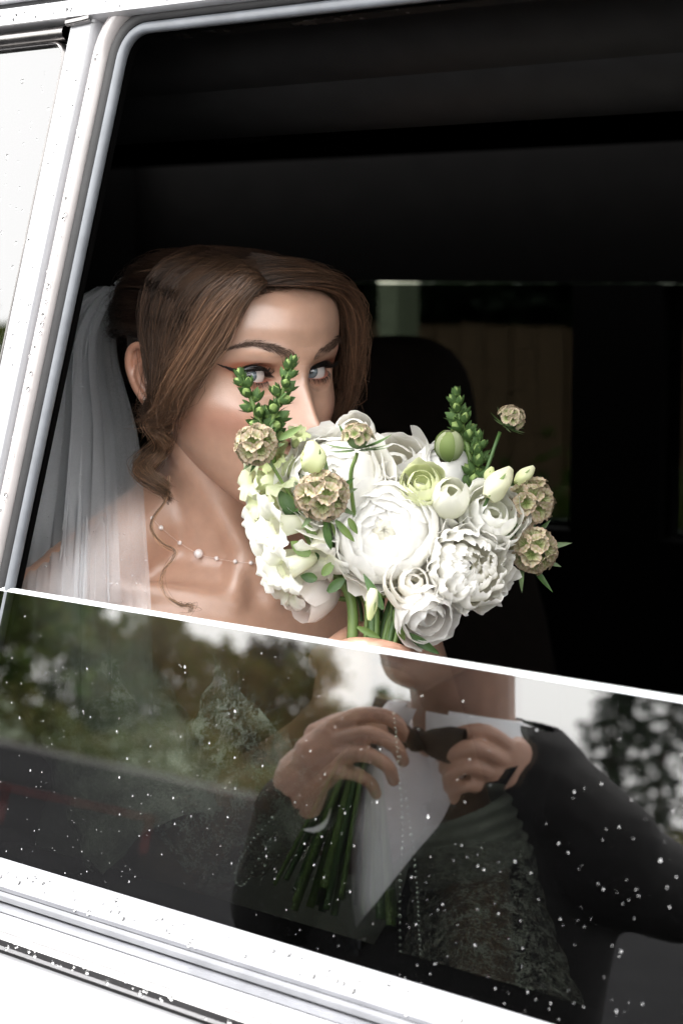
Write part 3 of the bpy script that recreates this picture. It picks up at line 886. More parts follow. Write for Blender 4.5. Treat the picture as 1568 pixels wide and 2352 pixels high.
# hands: palm and five fingers closed round the stems
def grip_hand(C0, ax, out, side, mb, r=.020):
    """fingers wrap a bundle along ax at C0; out points from the bundle to the palm"""
    ax = unit(ax); out = unit(out - ax * (out @ ax)); tn = np.cross(ax, out) * side
    pal = C0 + out * (r + .014)
    mb.ell(pal - ax * .002, (.012, .030, .040), np.array([out, tn, ax]), 16, 10)
    for k, (h_, L, rr) in enumerate(((.030, .95, .0082), (.010, 1.05, .0086), (-.010, 1.0, .0082), (-.029, .85, .0072))):
        pts = []
        for t in np.linspace(0, 1, 9):
            a = (-.35 + t * 3.0 * L) 
            rad = r + .0095 + .004 * math.sin(t * 6.28)
            pts.append(C0 + ax * (h_ + .004 * t) + (out * math.cos(a) + tn * math.sin(a)) * rad)
        mb.tube(bez(pts, 12), np.linspace(rr * 1.08, rr * .82, 12), 10)
        mb.ell(pts[-1], rr * .82, nu=10, nv=8)
    tp = [pal + ax * .020 - tn * .024, C0 + ax * .046 - tn * (r + .008) + out * .004, C0 + ax * .054 - out * .010 - tn * .012, C0 + ax * .050 - out * (r + .006) + tn * .004]
    mb.tube(bez(tp, 12), np.linspace(.0125, .0085, 12), 10)
    mb.ell(tp[-1], .0085, nu=10, nv=8); mb.ell(tp[0], .0135, nu=10, nv=8)
    return pal
hm = MB()
vd = unit(CAM - HAND)
pal = grip_hand(HAND + STEM_D * -.012, STEM_D, unit(-RT * .55 + vd * .6), 1, hm, .019)
hm.cone(wr_r, pal - STEM_D * .02, .0225, .022)
pal2 = grip_hand(wr_l + tf * .07 - np.array([0, 0, .01]), tr, np.array([0, 0, 1.0]), -1, hm, .016)      # the other hand lies loosely closed in her lap
hm.cone(wr_l, pal2, .0225, .020)
hme = remeshed(hm, .0022, 4, .5, 'hand')
hv = verts_of(hme)
# ears
em = MB()
def ear_pts(P, side):
    # ear plane: a = backwards, b = up, c = outwards
    P = np.asarray(P, float)
    P = P * np.array([.82, .86, .8])
    base = np.array([side * .0690, -.004, -.014])
    A = np.array([side * .34, -.94, 0]); B = np.array([side * .10, -.12, .985]); Cc = np.array([side * .94, .34, 0])
    return base + P[:, :1] * A + P[:, 1:2] * B + P[:, 2:3] * Cc
for s in (-1, 1):
    hel = ear_pts(bez([(.000, .006, .004), (.004, .024, .008), (.016, .033, .010), (.028, .027, .011), (.032, .010, .011), (.027, -.008, .010), (.018, -.020, .009), (.010, -.028, .007), (.003, -.024, .004), (.000, -.014, .003)], 40), s)
    em.tube(HW(hel), np.interp(np.linspace(0, 1, 40), [0, .2, .6, .8, 1], [.003, .0034, .0036, .0052, .004]), 10)
    anti = ear_pts(bez([(.012, .020, .008), (.020, .012, .010), (.021, -.002, .010), (.014, -.014, .008)], 20), s)
    em.tube(HW(anti), .0032, 8)
    em.ell(HW(ear_pts([(.015, .004, .003)], s)[0]), (.017, .029, .0040), np.array([HA.T @ np.array([s * .42, -.907, 0]), HA.T @ np.array([s * .10, -.12, .985]), HA.T @ np.array([s * .9, .42, 0])]), 20, 10)
    em.ell(HW(ear_pts([(.002, .0, .003)], s)[0]), (.006, .008, .006))
eme = remeshed(em, .0013, 3, .5, 'ear')
ev = verts_of(eme)
def polys(me):
    return [tuple(p.vertices) for p in me.polygons]
SK = np.array([.505, .302, .216])
V = HW(hp.reshape(-1, 3)); Cc = hc.reshape(-1, 3)
all_v = [V, bv, hv, ev]
F = [tuple(f) for f in np.concatenate([grid_faces(HM, HN, True)])]
cols = [Cc, np.tile(SK, (len(bv), 1)), np.tile(SK * np.array([1.03, .97, .96]), (len(hv), 1)), np.tile(SK * np.array([1.02, .86, .80]), (len(ev), 1))]
k = len(V)
for me_, v_ in ((bme, bv), (hme, hv), (eme, ev)):
    F += [tuple(i + k for i in f) for f in polys(me_)]
    k += len(v_)
me = bpy.data.meshes.new('body')
me.from_pydata(np.concatenate(all_v).tolist(), [], F)
me.update(); me.polygons.foreach_set('use_smooth', [True] * len(me.polygons))
set_color(me, np.concatenate(cols))
# highlighter and natural shine: where the skin is glossier
lv = hp.reshape(-1, 3); lx, lz = lv[:, 0], lv[:, 2]; la = np.abs(lx)
gl = np.clip(1.0 * gau(la, lz, .053, -.028, .016, .014) + .8 * gau(la, lz, .034, .042, .020, .020) + .8 * np.exp(-(lx / .006) ** 2) * (lz > -.046) * (lz < .012) + .5 * gau(la, lz, .032, .0165, .014, .004), 0, 1) * (lv[:, 1] > 0)
gb = np.full(sum(len(q) for q in all_v) - len(lv), .25)
g_ = np.concatenate([gl * .82, gb]); set_color(me, np.repeat(g_[:, None], 3, 1), 'Gloss')
me.color_attributes.active_color_index = 0
bm_ = bmesh.new(); bm_.from_mesh(me); bmesh.ops.recalc_face_normals(bm_, faces=bm_.faces); bm_.to_mesh(me); bm_.free()
SKIN = mat('dewy_skin', SK, .37, 0, attr='Col', vary=.10, vscale=70, bump=.5, bscale=900, spec=.75, sss=.10, sssr=(1, .35, .2), sssscale=.004, coat=.45, coatr=.30, rvary=.06)
nt = SKIN.node_tree; pb_ = nt.nodes['Principled BSDF']
ga = nt.nodes.new('ShaderNodeVertexColor'); ga.layer_name = 'Gloss'
for nm, lo_, hi_ in (('Coat Weight', .15, 1.0), ('Coat Roughness', .38, .27), ('Coat IOR', 1.5, 2.0)):
    mr_ = nt.nodes.new('ShaderNodeMapRange'); mr_.inputs[3].default_value = lo_; mr_.inputs[4].default_value = hi_
    nt.links.new(ga.outputs[0], mr_.inputs[0]); nt.links.new(mr_.outputs[0], pb_.inputs[nm])
bride = empty('person', tuple(TB_(0, 0, -.9)), 'woman in veil and lace sleeves holding a white bouquet inside the car', 'person', None)
link('body', me, SKIN, bride)

# eyes
EYEM = mat('eye', (.8, .8, .8), .12, 0, attr='Col', spec=.6, coat=1.0, coatr=.0)
for s in (-1, 1):
    c0 = HW(EYC[s] + np.array([0, -.0006, 0]))
    gz = unit(CAM + np.array([0, 0, -.01]) - c0)
    A = frame_of(gz)
    th = np.concatenate([np.linspace(0, R_(36), 46), np.linspace(R_(36), math.pi, 30)[1:]])
    n_ = 48
    an = np.arange(n_) * 2 * math.pi / n_
    P = np.zeros((len(th), n_, 3)); Cx = np.zeros((len(th), n_, 3))
    rr = np.random.default_rng(3)
    spoke = rr.random(n_)
    for i, t in enumerate(th):
        rad = EYE_R + .0005 * (1 - sst(0, R_(33), t))
        P[i] = c0 + rad * (math.sin(t) * np.cos(an)[:, None] * A[0] + math.sin(t) * np.sin(an)[:, None] * A[1] + math.cos(t) * A[2])
        g_ = t / R_(28.5)
        if g_ < .36: c_ = np.tile([.003, .003, .004], (n_, 1))
        elif g_ < 1:
            lerp = (g_ - .36) / .64
            c_ = np.array([.155, .195, .225])[None] * (1.0 - .35 * spoke[:, None]) * (1.1 - .5 * abs(lerp - .35))
            if g_ > .86: c_ = c_ * (1 - .75 * sst(.86, 1.0, g_))
        else:
            c_ = np.tile([.62, .57, .55], (n_, 1)) * (.35 + .65 * sst(1.0, 1.1, g_))
        Cx[i] = c_
    mb = MB().grid(P, closev=True)
    e_me = mb.mesh('eye'); set_color(e_me, Cx.reshape(-1, 3))
    link('eye', e_me, EYEM, bride)

# lashes and brow hairs
def strands(name, P, r0, r1, m, parent, sides=3, cols_=None):
    """P (N, K, 3) -> thin tapered tubes in one mesh"""
    N, K = P.shape[:2]
    T = np.gradient(P, axis=1); T /= np.linalg.norm(T, axis=2, keepdims=True) + 1e-12
    ref = np.where(np.abs(T[..., 2:3]) < .9, np.array([0, 0, 1.0]), np.array([1.0, 0, 0]))
    A = np.cross(T, ref); A /= np.linalg.norm(A, axis=2, keepdims=True) + 1e-12
    B = np.cross(T, A)
    t = np.linspace(0, 1, K)
    rad = (r0 + (r1 - r0) * t ** 1.5)[None, :, None]
    rings = [P + rad * (math.cos(2 * math.pi * q / sides) * A + math.sin(2 * math.pi * q / sides) * B) for q in range(sides)]
    V = np.stack(rings, 2).reshape(-1, 3)
    n = np.arange(N)[:, None, None] * K * sides; k = np.arange(K - 1)[None, :, None] * sides; q = np.arange(sides)[None, None, :]
    q2 = (q + 1) % sides
    a = n + k
    F = np.stack([a + q, a + q2, a + sides + q2, a + sides + q], -1).reshape(-1, 4)
    me = fast_mesh(name, V, F)
    if cols_ is not None: set_color(me, np.repeat(cols_, K * sides, 0))
    o = link(name, me, m, parent)
    return o
LASHM = mat('lash', (.006, .005, .005), .4)
BROWM = mat('brow_hair', (.085, .050, .034), .5, vary=.3, vscale=200)
r = np.random.default_rng(5)
Ls, Bs = [], []
for s in (-1, 1):
    for q in np.linspace(-.0135, .0150, 46):
        e = q + r.normal() * .0002
        up, lo = almond(np.array([np.clip(e, -.0142, .0142)])); up = up[0]
        y0 = EYC[s][1] + math.sqrt(max(.0138 ** 2 - (e * .93) ** 2 - up ** 2, 1e-6))
        L = .0100 * (.75 + .5 * (e + .0145) / .029) * (.85 + .3 * r.random())
        fan = (e + .001) * 36 + r.normal() * .12
        p0 = np.array([s * (EX + e), y0 - .0004, up + .0002])
        d1 = np.array([s * math.sin(fan * .8), .80, -.12]); d2 = np.array([s * math.sin(fan) * .9, .50, .75])
        Ls.append(bez([p0, p0 + d1 * L * .45, p0 + d1 * L * .5 + d2 * L * .55], 6))
    for q in np.linspace(-.011, .0140, 26):
        e = q + r.normal() * .0003
        up, lo = almond(np.array([e])); lo = lo[0]
        y0 = EYC[s][1] + math.sqrt(max(.0137 ** 2 - (e * .93) ** 2 - lo ** 2, 1e-6))
        L = .0036 * (.7 + .6 * r.random()); p0 = np.array([s * (EX + e), y0, lo - .0003])
        Ls.append(bez([p0, p0 + np.array([s * e * 18, .6, -.25]) * L * .6, p0 + np.array([s * e * 30, .8, -.9]) * L], 6))
    for q in range(420):
        xx = .0100 + .0465 * r.random()
        bz = np.interp(xx, [.010, .016, .026, .039, .047, .056], [.0178, .0198, .0245, .0292, .0282, .0235])
        bt = np.interp(xx, [.0095, .0125, .026, .039, .050, .057], [.0016, .0044, .0048, .0036, .0022, .0005])
        zz = bz + (r.random() * 2 - 1) * bt * .95
        j = np.argmin((hp[..., 0] - s * xx) ** 2 + (hp[..., 2] - zz) ** 2 + (hp[..., 1] < 0) * 1.0)
        p0 = hp.reshape(-1, 3)[j] + np.array([0, .0002, 0])
        tan = np.interp(xx, [.010, .018, .034, .045, .056], [1.0, .60, .22, -.20, -.50]) + (-(zz - bz) / (bt + 1e-4)) * .35 + r.normal() * .1
        L = np.interp(xx, [.010, .02, .05], [.0045, .006, .0045]) * (.8 + .4 * r.random())
        dv = np.array([s * math.cos(tan), -.25, math.sin(tan)]) * L
        Bs.append(np.array([p0, p0 + dv * .5 + np.array([0, .0006, 0]), p0 + dv + np.array([0, -.0001, 0])]))
strands('eyelashes', HW(np.array(Ls)), .00034, .00008, LASHM, bride)
bpy.data.objects['eyelashes']['kind'] = 'stuff'
strands('eyebrows', HW(np.array(Bs)), .00016, .00005, BROWM, bride)
bpy.data.objects['eyebrows']['kind'] = 'stuff'
# ------------------------------------------------------------------ hair, veil, necklace, dress
HAIRM = mat('brown_hair', (.10, .05, .026), .45, 0, attr='Col', spec=.4, vary=.25, vscale=25)
CAPM = mat('hair_roots', (.045, .024, .014), .5, 0, vary=.4, vscale=60, bump=.6, bscale=300)
rg = np.random.default_rng(11)
# cap under the strands
pc, _ = head_surface(np.linspace(0, 2 * math.pi, 121)[:-1], np.linspace(-.075, .1135, 60), False, .0055)
Pm = pc.reshape(-1, 3)
def hairline(p):                                       # > 0 where hair grows
    x, y, z = p[..., 0], p[..., 1], p[..., 2]
    front = z - np.interp(np.abs(x), [0, .02, .045, .060, .068], [.079, .079, .066, .040, .000]) - .002
    side = np.where(y > .028, front, 1.0)
    ear = np.where((y < .028) & (y > -.035), z - np.interp(y, [-.035, -.02, .01, .028], [-.02, .012, .012, -.012]), 1.0)
    nape = np.where(y < -.035, z + .062, 1.0)
    return np.minimum(np.minimum(side, ear), nape)
hl = hairline(pc)
Fc = grid_faces(pc.shape[0], pc.shape[1], True)
keep = (hl.reshape(-1)[Fc] > 0).all(1)
hair = empty('hair', tuple(HW((0, -.02, .05)))); hair.parent = bride; hair.location = Vector(HW((0, -.02, .05))) - bride.location
me = fast_mesh('hair_cap', HW(Pm), Fc[keep]); link('hair_cap', me, CAPM, hair)

def lock(name, guides, n, spread=.004, K=22, r0=.00024, r1=.00009, tone=(.105, .053, .028), tone2=None, jit=.0015, clump=.0, local=True, seed=0, tvar=.5, root=.30):
    """strands spread between neighbouring guide curves, gathered in uneven clumps; darker at the roots, with crown shade painted in"""
    rr = np.random.default_rng(seed + 100)
    Gd = np.array([bez(g_, K) for g_ in guides])
    m = len(Gd)
    u = rr.random(n) * (m - 1)
    t = np.linspace(0, 1, K)[None, :, None]
    co = 0
    if clump:
        ci = np.floor(u * clump + .35 * np.sin(u * 17)).astype(int)
        cu = (ci + .5) / clump
        pull = (.25 + .6 * t ** .7)
        du = (np.clip(cu, 0, m - 1.001) - u)[:, None, None] * pull * .8
        ran = rr.normal(size=(ci.max() + 3, 3)) * .0020
        co = ran[ci][:, None, :] * np.sin(np.pi * np.clip(t, 0, 1)) 
        uu = np.clip(u[:, None] + du[..., 0], 0, m - 1.0001)
    else:
        uu = np.repeat(u[:, None], K, 1)
    i = np.clip(uu.astype(int), 0, m - 2); f = (uu - i)[..., None]
    kk = np.arange(K)[None, :]
    P = Gd[i, kk] * (1 - f) + Gd[i + 1, kk] * f + co
    off = rr.normal(size=(n, 1, 3)) * spread
    env = .35 + .65 * np.sin(np.pi * np.clip(t * .9 + .08, 0, 1))
    P = P + off * env
    ph = rr.random((n, 1, 1)) * 6.28
    stray = np.where(rr.random((n, 1, 1)) < .06, 3.5, 1.0)
    for q in range(3):
        fr = 1 + rr.random((n, 1, 1)) * 2.5
        P = P + np.sin(t * fr * 6.28 + ph * (q + 1)) * rr.normal(size=(n, 1, 3)) * jit * t * stray
    tone = np.array(tone)[None] * np.array([1.12, 1.24, 1.38])
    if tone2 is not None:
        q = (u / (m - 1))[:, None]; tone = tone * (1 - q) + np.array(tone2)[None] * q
    shade = (1 - tvar + 2 * tvar * rr.random((n, 1))) * (1 + .3 * np.sin(u * 9)[:, None])
    C = tone * shade
    gold = (rr.random((n, 1)) < .25) * rr.random((n, 1))
    C = C * (1 + gold * np.array([1.1, .95, .8]))
    along = root + (1 - root) * sst(.0, .5, t[0])  # darker roots, which also carry the dim crown's shade in their colour
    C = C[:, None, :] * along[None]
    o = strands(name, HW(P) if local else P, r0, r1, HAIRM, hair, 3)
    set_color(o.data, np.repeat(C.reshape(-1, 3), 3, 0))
    return o
# her right side (left in the picture): curtain fringe from the parting down over the temple, curling back to the ear
PT = lambda t: np.array([-.034 + .029 * t, .079 - .085 * t, .087 + .030 * t - .006 * t * t])     # side parting, front to crown
G1 = []
for t in np.linspace(0, 1.35, 9):
    p = PT(t)
    G1.append([p, p + np.array([-.008, .006 * (1 - t), .010 - .002 * t]), (-.044 + .002 * t, .084 - .076 * t, .078 + .026 * t), (-.0560 - .009 * t, .075 - .069 * t, .050 + .020 * t),
               (-.0665 - .009 * t, .061 - .057 * t, .020 + .010 * t), (-.0765 - .003 * t, .044 - .031 * t, -.008 - .002 * t), (-.081, .031 - .020 * t, -.029), (-.083, .012 - .009 * t, -.038), (-.079, -.006, -.043)])
for k_, t in enumerate(np.linspace(0, 1.35, 9)):
    G1[k_] = [np.asarray(q, float) + np.array([-.0095, -.004, 0]) * max(0, 1 - t) * w_ for q, w_ in zip(G1[k_], (0, .5, 1, 1, 1, .8, .4, 0, 0))]
lock('fringe_lock', G1, 6500, .0036, seed=1, clump=4, tone=(.112, .057, .031), tone2=(.050, .028, .017))  # tone2 fades towards the shade-darkened tone of the back hair
G1b = []
for t in np.linspace(0, 1, 4):
    p = PT(t * .10)
    G1b.append([p, (-.036, .088 - .002 * t, .090), (-.0435 - .002 * t, .086 - .005 * t, .068 + .004 * t), (-.0515 - .004 * t, .079 - .007 * t, .040 + .004 * t), (-.0625 - .004 * t, .066 - .008 * t, .010 + .004 * t),
                (-.0735 - .003 * t, .048 - .008 * t, -.016), (-.0790, .034 - .008 * t, -.034), (-.0835, .012, -.043), (-.080, -.004, -.046)])
G1b = [[np.asarray(q, float) + np.array([-.0120, -.0045, 0]) * w_ for q, w_ in zip(g_, (0, .6, 1, 1, 1, .7, .3, 0, 0))] for g_ in G1b]
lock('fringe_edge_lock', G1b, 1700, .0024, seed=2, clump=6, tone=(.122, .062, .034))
# her left side (right in the picture), swept across the top of the forehead
G2 = []
for t in np.linspace(0, 1, 6):
    p = PT(t * .9)
    G2.append([p, p + np.array([.016, .008 * (1 - t), .010]), (.016, .087 - .072 * t, .096 + .018 * t), (.047, .081 - .068 * t, .078 + .026 * t), (.071 + .003 * t, .072 - .066 * t, .046 + .022 * t), (.0845 + .003 * t, .062 - .060 * t, .010 + .014 * t),
               (.0850 + .003 * t, .053 - .050 * t, -.022), (.077 + .004 * t, .040 - .045 * t, -.050 + .004 * t), (.068, .010 - .03 * t, -.062)])
G2b = []
for t in np.linspace(0, 1, 4):
    p = PT(t * .12)
    G2b.append([p, (-.010, .091 - .003 * t, .0905 + .003 * t), (.016, .0905 - .004 * t, .0860 + .004 * t), (.040, .085 - .006 * t, .072 + .006 * t), (.059 + .003 * t, .077 - .008 * t, .046 + .006 * t), (.071 + .004 * t, .068 - .010 * t, .010), (.077 + .003 * t, .058 - .010 * t, -.025), (.074, .044, -.052)])
lock('side_edge_lock', G2b, 1900, .0026, seed=6, clump=6, tone=(.095, .047, .026))
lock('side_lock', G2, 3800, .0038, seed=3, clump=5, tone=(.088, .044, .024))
# hair combed back over the crown to the knot
G3 = []
for a in np.linspace(R_(-5), R_(185), 12):
    ca, sa = math.cos(a), math.sin(a)
    G3.append([(.066 * ca, .032 * abs(sa) - .010, .030 + .085 * sa), (.078 * ca, -.015, .030 + .095 * sa), (.074 * ca, -.060, .026 + .084 * sa), (.045 * ca - .01, -.100, .014 + .052 * sa), (.018 * ca - .015, -.122, .004 + .02 * sa)])
lock('combed_back_hair', G3, 4500, .0036, seed=4, clump=4, tone=(.045, .022, .013))  # darker tone than the fringe: shade under the car roof put into the colour
# knot of curls at the back
kn = HW((.004, -.104, .000))
mbk = MB(); mbk.ell(kn, (.034, .030, .036), HA); me = mbk.mesh('knot'); link('knot_core', me, CAPM, hair)
for i in range(9):
    a0 = i * .7; tl = rg.normal(size=3) * .25
    ring = [np.array([.004, -.104, .000]) + np.array([math.cos(a0 + q) * .032 + tl[0] * .02, math.sin(a0 * 1.7 + q * .3) * .018 - .016, math.sin(a0 + q) * .034]) * (1.02 + .05 * math.sin(q)) for q in np.linspace(0, 3.6, 7)]
    lock('knot_curl', [ring, [p + np.array([.004, -.004, .004]) for p in ring]], 260, .0030, seed=20 + i, tone=(.045, .022, .013))  # same shade-darkened tone as the combed-back hair
# curls in front of and below the ear, seen against the neck
def curl(name, pts, n, spread, seed, tone=(.125, .066, .036), taper=1.0):
    g0 = np.array([at(*p) for p in pts])
    rr = np.random.default_rng(seed)
    Gs = [g0 + rr.normal(size=3) * spread * .6 for _ in range(3)]
    return lock(name, Gs, n, spread, K=40, seed=seed, local=False, tone=tone, jit=.0010, root=.8)
D = HD
def ringlet(pts, rad, turns, ph, n, spread, seed, tone):
    c_ = bez([at(*q) for q in pts], 48)
    t = np.linspace(0, 1, 48); a = ph + t * turns * 6.283; rr = rad * (.45 + .55 * np.sin(np.pi * np.clip(t * .9 + .1, 0, 1)))
    g0 = c_ + rr[:, None] * (np.cos(a)[:, None] * RT + np.sin(a)[:, None] * FW)
    return lock('ear_curl', [g0[::3], g0[::3] + UP * .003, g0[::3] - UP * .002], n, spread, K=48, seed=seed, local=False, tone=tone, jit=.0007, root=.7)
ringlet([(425, 925, D - .045), (375, 965, D - .035), (345, 1030, D - .030), (352, 1090, D - .032), (372, 1140, D - .036)], .0105, 2.0, .4, 150, .0034, 51, (.125, .066, .036))
ringlet([(400, 935, D - .042), (362, 985, D - .032), (338, 1050, D - .026), (350, 1110, D - .030), (380, 1160, D - .038)], .0100, 1.7, 2.6, 140, .0032, 52, (.105, .054, .029))
ringlet([(440, 915, D - .048), (390, 955, D - .042), (362, 1010, D - .036), (358, 1075, D - .036), (384, 1130, D - .038)], .0080, 2.3, 4.4, 110, .0026, 53, (.15, .082, .046))
curl('loose_tendril', [(388, 1095, D - .035), (380, 1150, D - .040), (352, 1190, D - .050), (349, 1222, D - .056), (372, 1250, D - .062), (402, 1266, D - .068), (398, 1284, D - .068), (375, 1312, D - .066), (371, 1345, D - .066), (388, 1376, D - .070), (415, 1392, D - .074), (452, 1394, D - .078)], 11, .0008, 54, (.24, .135, .075))
curl('loose_tendril', [(388, 1376, D - .070), (415, 1390, D - .074), (440, 1392, D - .078), (432, 1408, D - .078)], 16, .0005, 56, (.16, .09, .05))
# fine short hairs along the hairline
Gb_ = []
for i in range(260):
    s_ = -1 if rg.random() < .5 else 1
    xx = .004 + .05 * rg.random() ** .8
    zz = float(np.interp(xx, [0, .02, .045, .060], [.0805, .080, .067, .043])) - .004 * rg.random()
    j = np.argmin((hp[..., 0] - s_ * xx) ** 2 + (hp[..., 2] - zz) ** 2 + (hp[..., 1] < 0) * 1.0)
    p0 = hp.reshape(-1, 3)[j]
    d_ = np.array([s_ * (.5 + .5 * rg.random()), .15, .75 - 1.0 * rg.random()]); d_ /= np.linalg.norm(d_)
    L = .006 + .008 * rg.random()
    Gb_.append(bez([p0, p0 + d_ * L * .5 + np.array([0, .0015, .0008]), p0 + d_ * L + np.array([s_ * .002, .0005, -.002])], 8))
ob_ = strands('hairline_hair', HW(np.array(Gb_)), .00012, .00003, HAIRM, hair, 3, np.tile([.075, .040, .024], (260, 1)))
# fly-away hairs
Gf = []
for i in range(70):
    t = rg.random(); p = PT(t); s_ = -1 if rg.random() < .5 else 1
    q = p + np.array([s_ * .05 * rg.random(), .01 * rg.normal(), .006 + .006 * rg.random()])
    e = q + np.array([s_ * (.02 + .03 * rg.random()), .02 * rg.normal(), -.02 - .03 * rg.random()])
    Gf.append(bez([p, q, e + np.array([s_ * .006, .004, .008]) * rg.random()], 12))
strands('flyaway_hair', HW(np.array(Gf)), .00010, .00004, HAIRM, hair, 3, np.tile([.10, .055, .03], (70, 1)))

# veil: two gathered layers of tulle from the comb at the back of the head
VEIL = bpy.data.materials.new('tulle'); VEIL.use_nodes = True
nt = VEIL.node_tree; pb = nt.nodes['Principled BSDF']; out = nt.nodes['Material Output']
pb.inputs['Base Color'].default_value = (.82, .83, .85, 1); pb.inputs['Roughness'].default_value = .6
trn = nt.nodes.new('ShaderNodeBsdfTransparent'); mx = nt.nodes.new('ShaderNodeMixShader')
tcn = nt.nodes.new('ShaderNodeTexCoord'); vo = nt.nodes.new('ShaderNodeTexVoronoi'); vo.feature = 'DISTANCE_TO_EDGE'; vo.inputs['Scale'].default_value = 2600
nt.links.new(tcn.outputs['Object'], vo.inputs['Vector'])
mr = nt.nodes.new('ShaderNodeMapRange'); mr.inputs[1].default_value = .05; mr.inputs[2].default_value = .30; mr.inputs[3].default_value = .44; mr.inputs[4].default_value = .26
nt.links.new(vo.outputs[0], mr.inputs[0]); nt.links.new(mr.outputs[0], mx.inputs[0])
tl_ = nt.nodes.new('ShaderNodeBsdfTranslucent'); tl_.inputs[0].default_value = (.82, .83, .85, 1)
mx2 = nt.nodes.new('ShaderNodeMixShader'); mx2.inputs[0].default_value = .35
nt.links.new(pb.outputs[0], mx2.inputs[1]); nt.links.new(tl_.outputs[0], mx2.inputs[2])
nt.links.new(trn.outputs[0], mx.inputs[1]); nt.links.new(mx2.outputs[0], mx.inputs[2]); nt.links.new(mx.outputs[0], out.inputs[0])
veil = empty('veil', tuple(HW((0, -.11, .05)))); veil.parent = bride; veil.location = Vector(HW((0, -.11, .05))) - bride.location
from mathutils.bvhtree import BVHTree
bo = [o for o in bride.children if o.name.startswith('body')][0]
BVH = BVHTree.FromPolygons([tuple(v) for v in verts_of(bo.data)], [tuple(p.vertices) for p in bo.data.polygons])
def over_skin(P, gap):
    Q = P.reshape(-1, 3)
    s = np.ones(len(Q))
    for i in range(len(Q)):
        d = Q[i] - CAM; L = np.linalg.norm(d)
        hit = BVH.ray_cast(Vector(CAM), Vector(d / L))
        if hit[0] is not None and hit[3] < L + gap: s[i] = (hit[3] - gap) / L
    s = s.reshape(P.shape[:2])
    for _ in range(10):
        e = np.pad(s, 1, 'edge')
        b_ = (e[:-2, 1:-1] + e[2:, 1:-1] + e[1:-1, :-2] + e[1:-1, 2:] + 2 * s) / 6
        s = b_ - .0004
    return CAM + (P - CAM) * s[..., None]
def veil_layer(L, R, dl, dr, seed, nf, amp, m=170):
    """L, R: left and right edge as (x, y) in the photo, top to bottom; dl, dr: their depths"""
    rr = np.random.default_rng(seed)
    K = 46
    A = bez([at(x, y, d) for (x, y), d in zip(L, dl)], K); B = bez([at(x, y, d) for (x, y), d in zip(R, dr)], K)
    t = np.linspace(0, 1, m)
    kn_ = np.cumsum(np.concatenate([[0], .25 + rr.random(2 * nf) ** 2.2 * 2.2])); ph = np.interp(t, kn_ / kn_[-1], np.arange(2 * nf + 1)) * math.pi
    am = .25 + 1.2 * np.interp(t, np.linspace(0, 1, 12), rr.random(12))
    P = np.zeros((K, m, 3))
    for k in range(K):
        s = k / (K - 1)
        base = A[k][None] * (1 - t)[:, None] + B[k][None] * t[:, None]
        a = amp * (.25 + .75 * s ** .8)
        phk = ph + .5 * math.sin(s * 2.5 + seed) 
        fold = np.sin(phk) * am * np.minimum(1, np.minimum(t, 1 - t) * 9)
        sidew = np.sin(phk * 2 + .6) * am * .22 * np.minimum(1, np.minimum(t, 1 - t) * 9)
        base = base - FW[None] * (fold * a)[:, None] + RT[None] * (sidew * a)[:, None]
        P[k] = base
    return over_skin(P, .010 + .004 * (seed % 3))
VL = veil_layer([(224, 658), (95, 740), (20, 960), (-30, 1200), (-65, 1420), (-80, 1640)], [(292, 655), (268, 800), (318, 1010), (336, 1230), (347, 1400), (352, 1640)],
                [1.69, 1.69, 1.68, 1.655, 1.63, 1.61], [1.665, 1.66, 1.655, 1.595, 1.505, 1.475], 3, 5, .011)
veil_o = fast_mesh('tulle_layer', VL.reshape(-1, 3), grid_faces(*VL.shape[:2])); link('tulle_layer', veil_o, VEIL, veil)
VL2 = veil_layer([(216, 668), (125, 720), (62, 960), (18, 1200), (-10, 1420), (-25, 1640)], [(285, 662), (240, 820), (262, 1010), (272, 1230), (278, 1400), (282, 1640)],
                 [1.70, 1.705, 1.70, 1.675, 1.65, 1.63], [1.68, 1.675, 1.68, 1.63, 1.56, 1.53], 8, 5, .009)
veil_o = fast_mesh('tulle_layer', VL2.reshape(-1, 3), grid_faces(*VL2.shape[:2])); link('tulle_layer', veil_o, VEIL, veil)
VL3 = veil_layer([(240, 664), (190, 730), (165, 960), (150, 1200), (140, 1420), (135, 1640)], [(270, 660), (214, 800), (212, 1000), (205, 1230), (200, 1400), (200, 1640)],
                 [1.68, 1.68, 1.67, 1.63, 1.59, 1.57], [1.67, 1.67, 1.70, 1.63, 1.57, 1.55], 5, 4, .010, 110)
veil_o = fast_mesh('tulle_layer', VL3.reshape(-1, 3), grid_faces(*VL3.shape[:2])); link('tulle_layer', veil_o, VEIL, veil)
SPARK = mat('veil_sparkle', (.95, .95, .97), .08, .6)
sp = MB()
for i in range(130):
    P_ = VL if rg.random() < .7 else VL2
    k_ = int(8 + rg.random() ** .7 * 30); j_ = int(rg.random() * (P_.shape[1] - 1))
    sp.ell(P_[k_, j_] - FW * .0012, .0005 + .0004 * rg.random(), nu=6, nv=4)
o = sp.build('sparkles', SPARK, veil); o['kind'] = 'stuff'
cmb = MB()
for i in range(5):
    cmb.ell(at(268 + i * 5, 650 - i * 3, 1.69 - i * .002), .0022, nu=8, nv=6)
cmb.build('veil_comb', SPARK, veil)

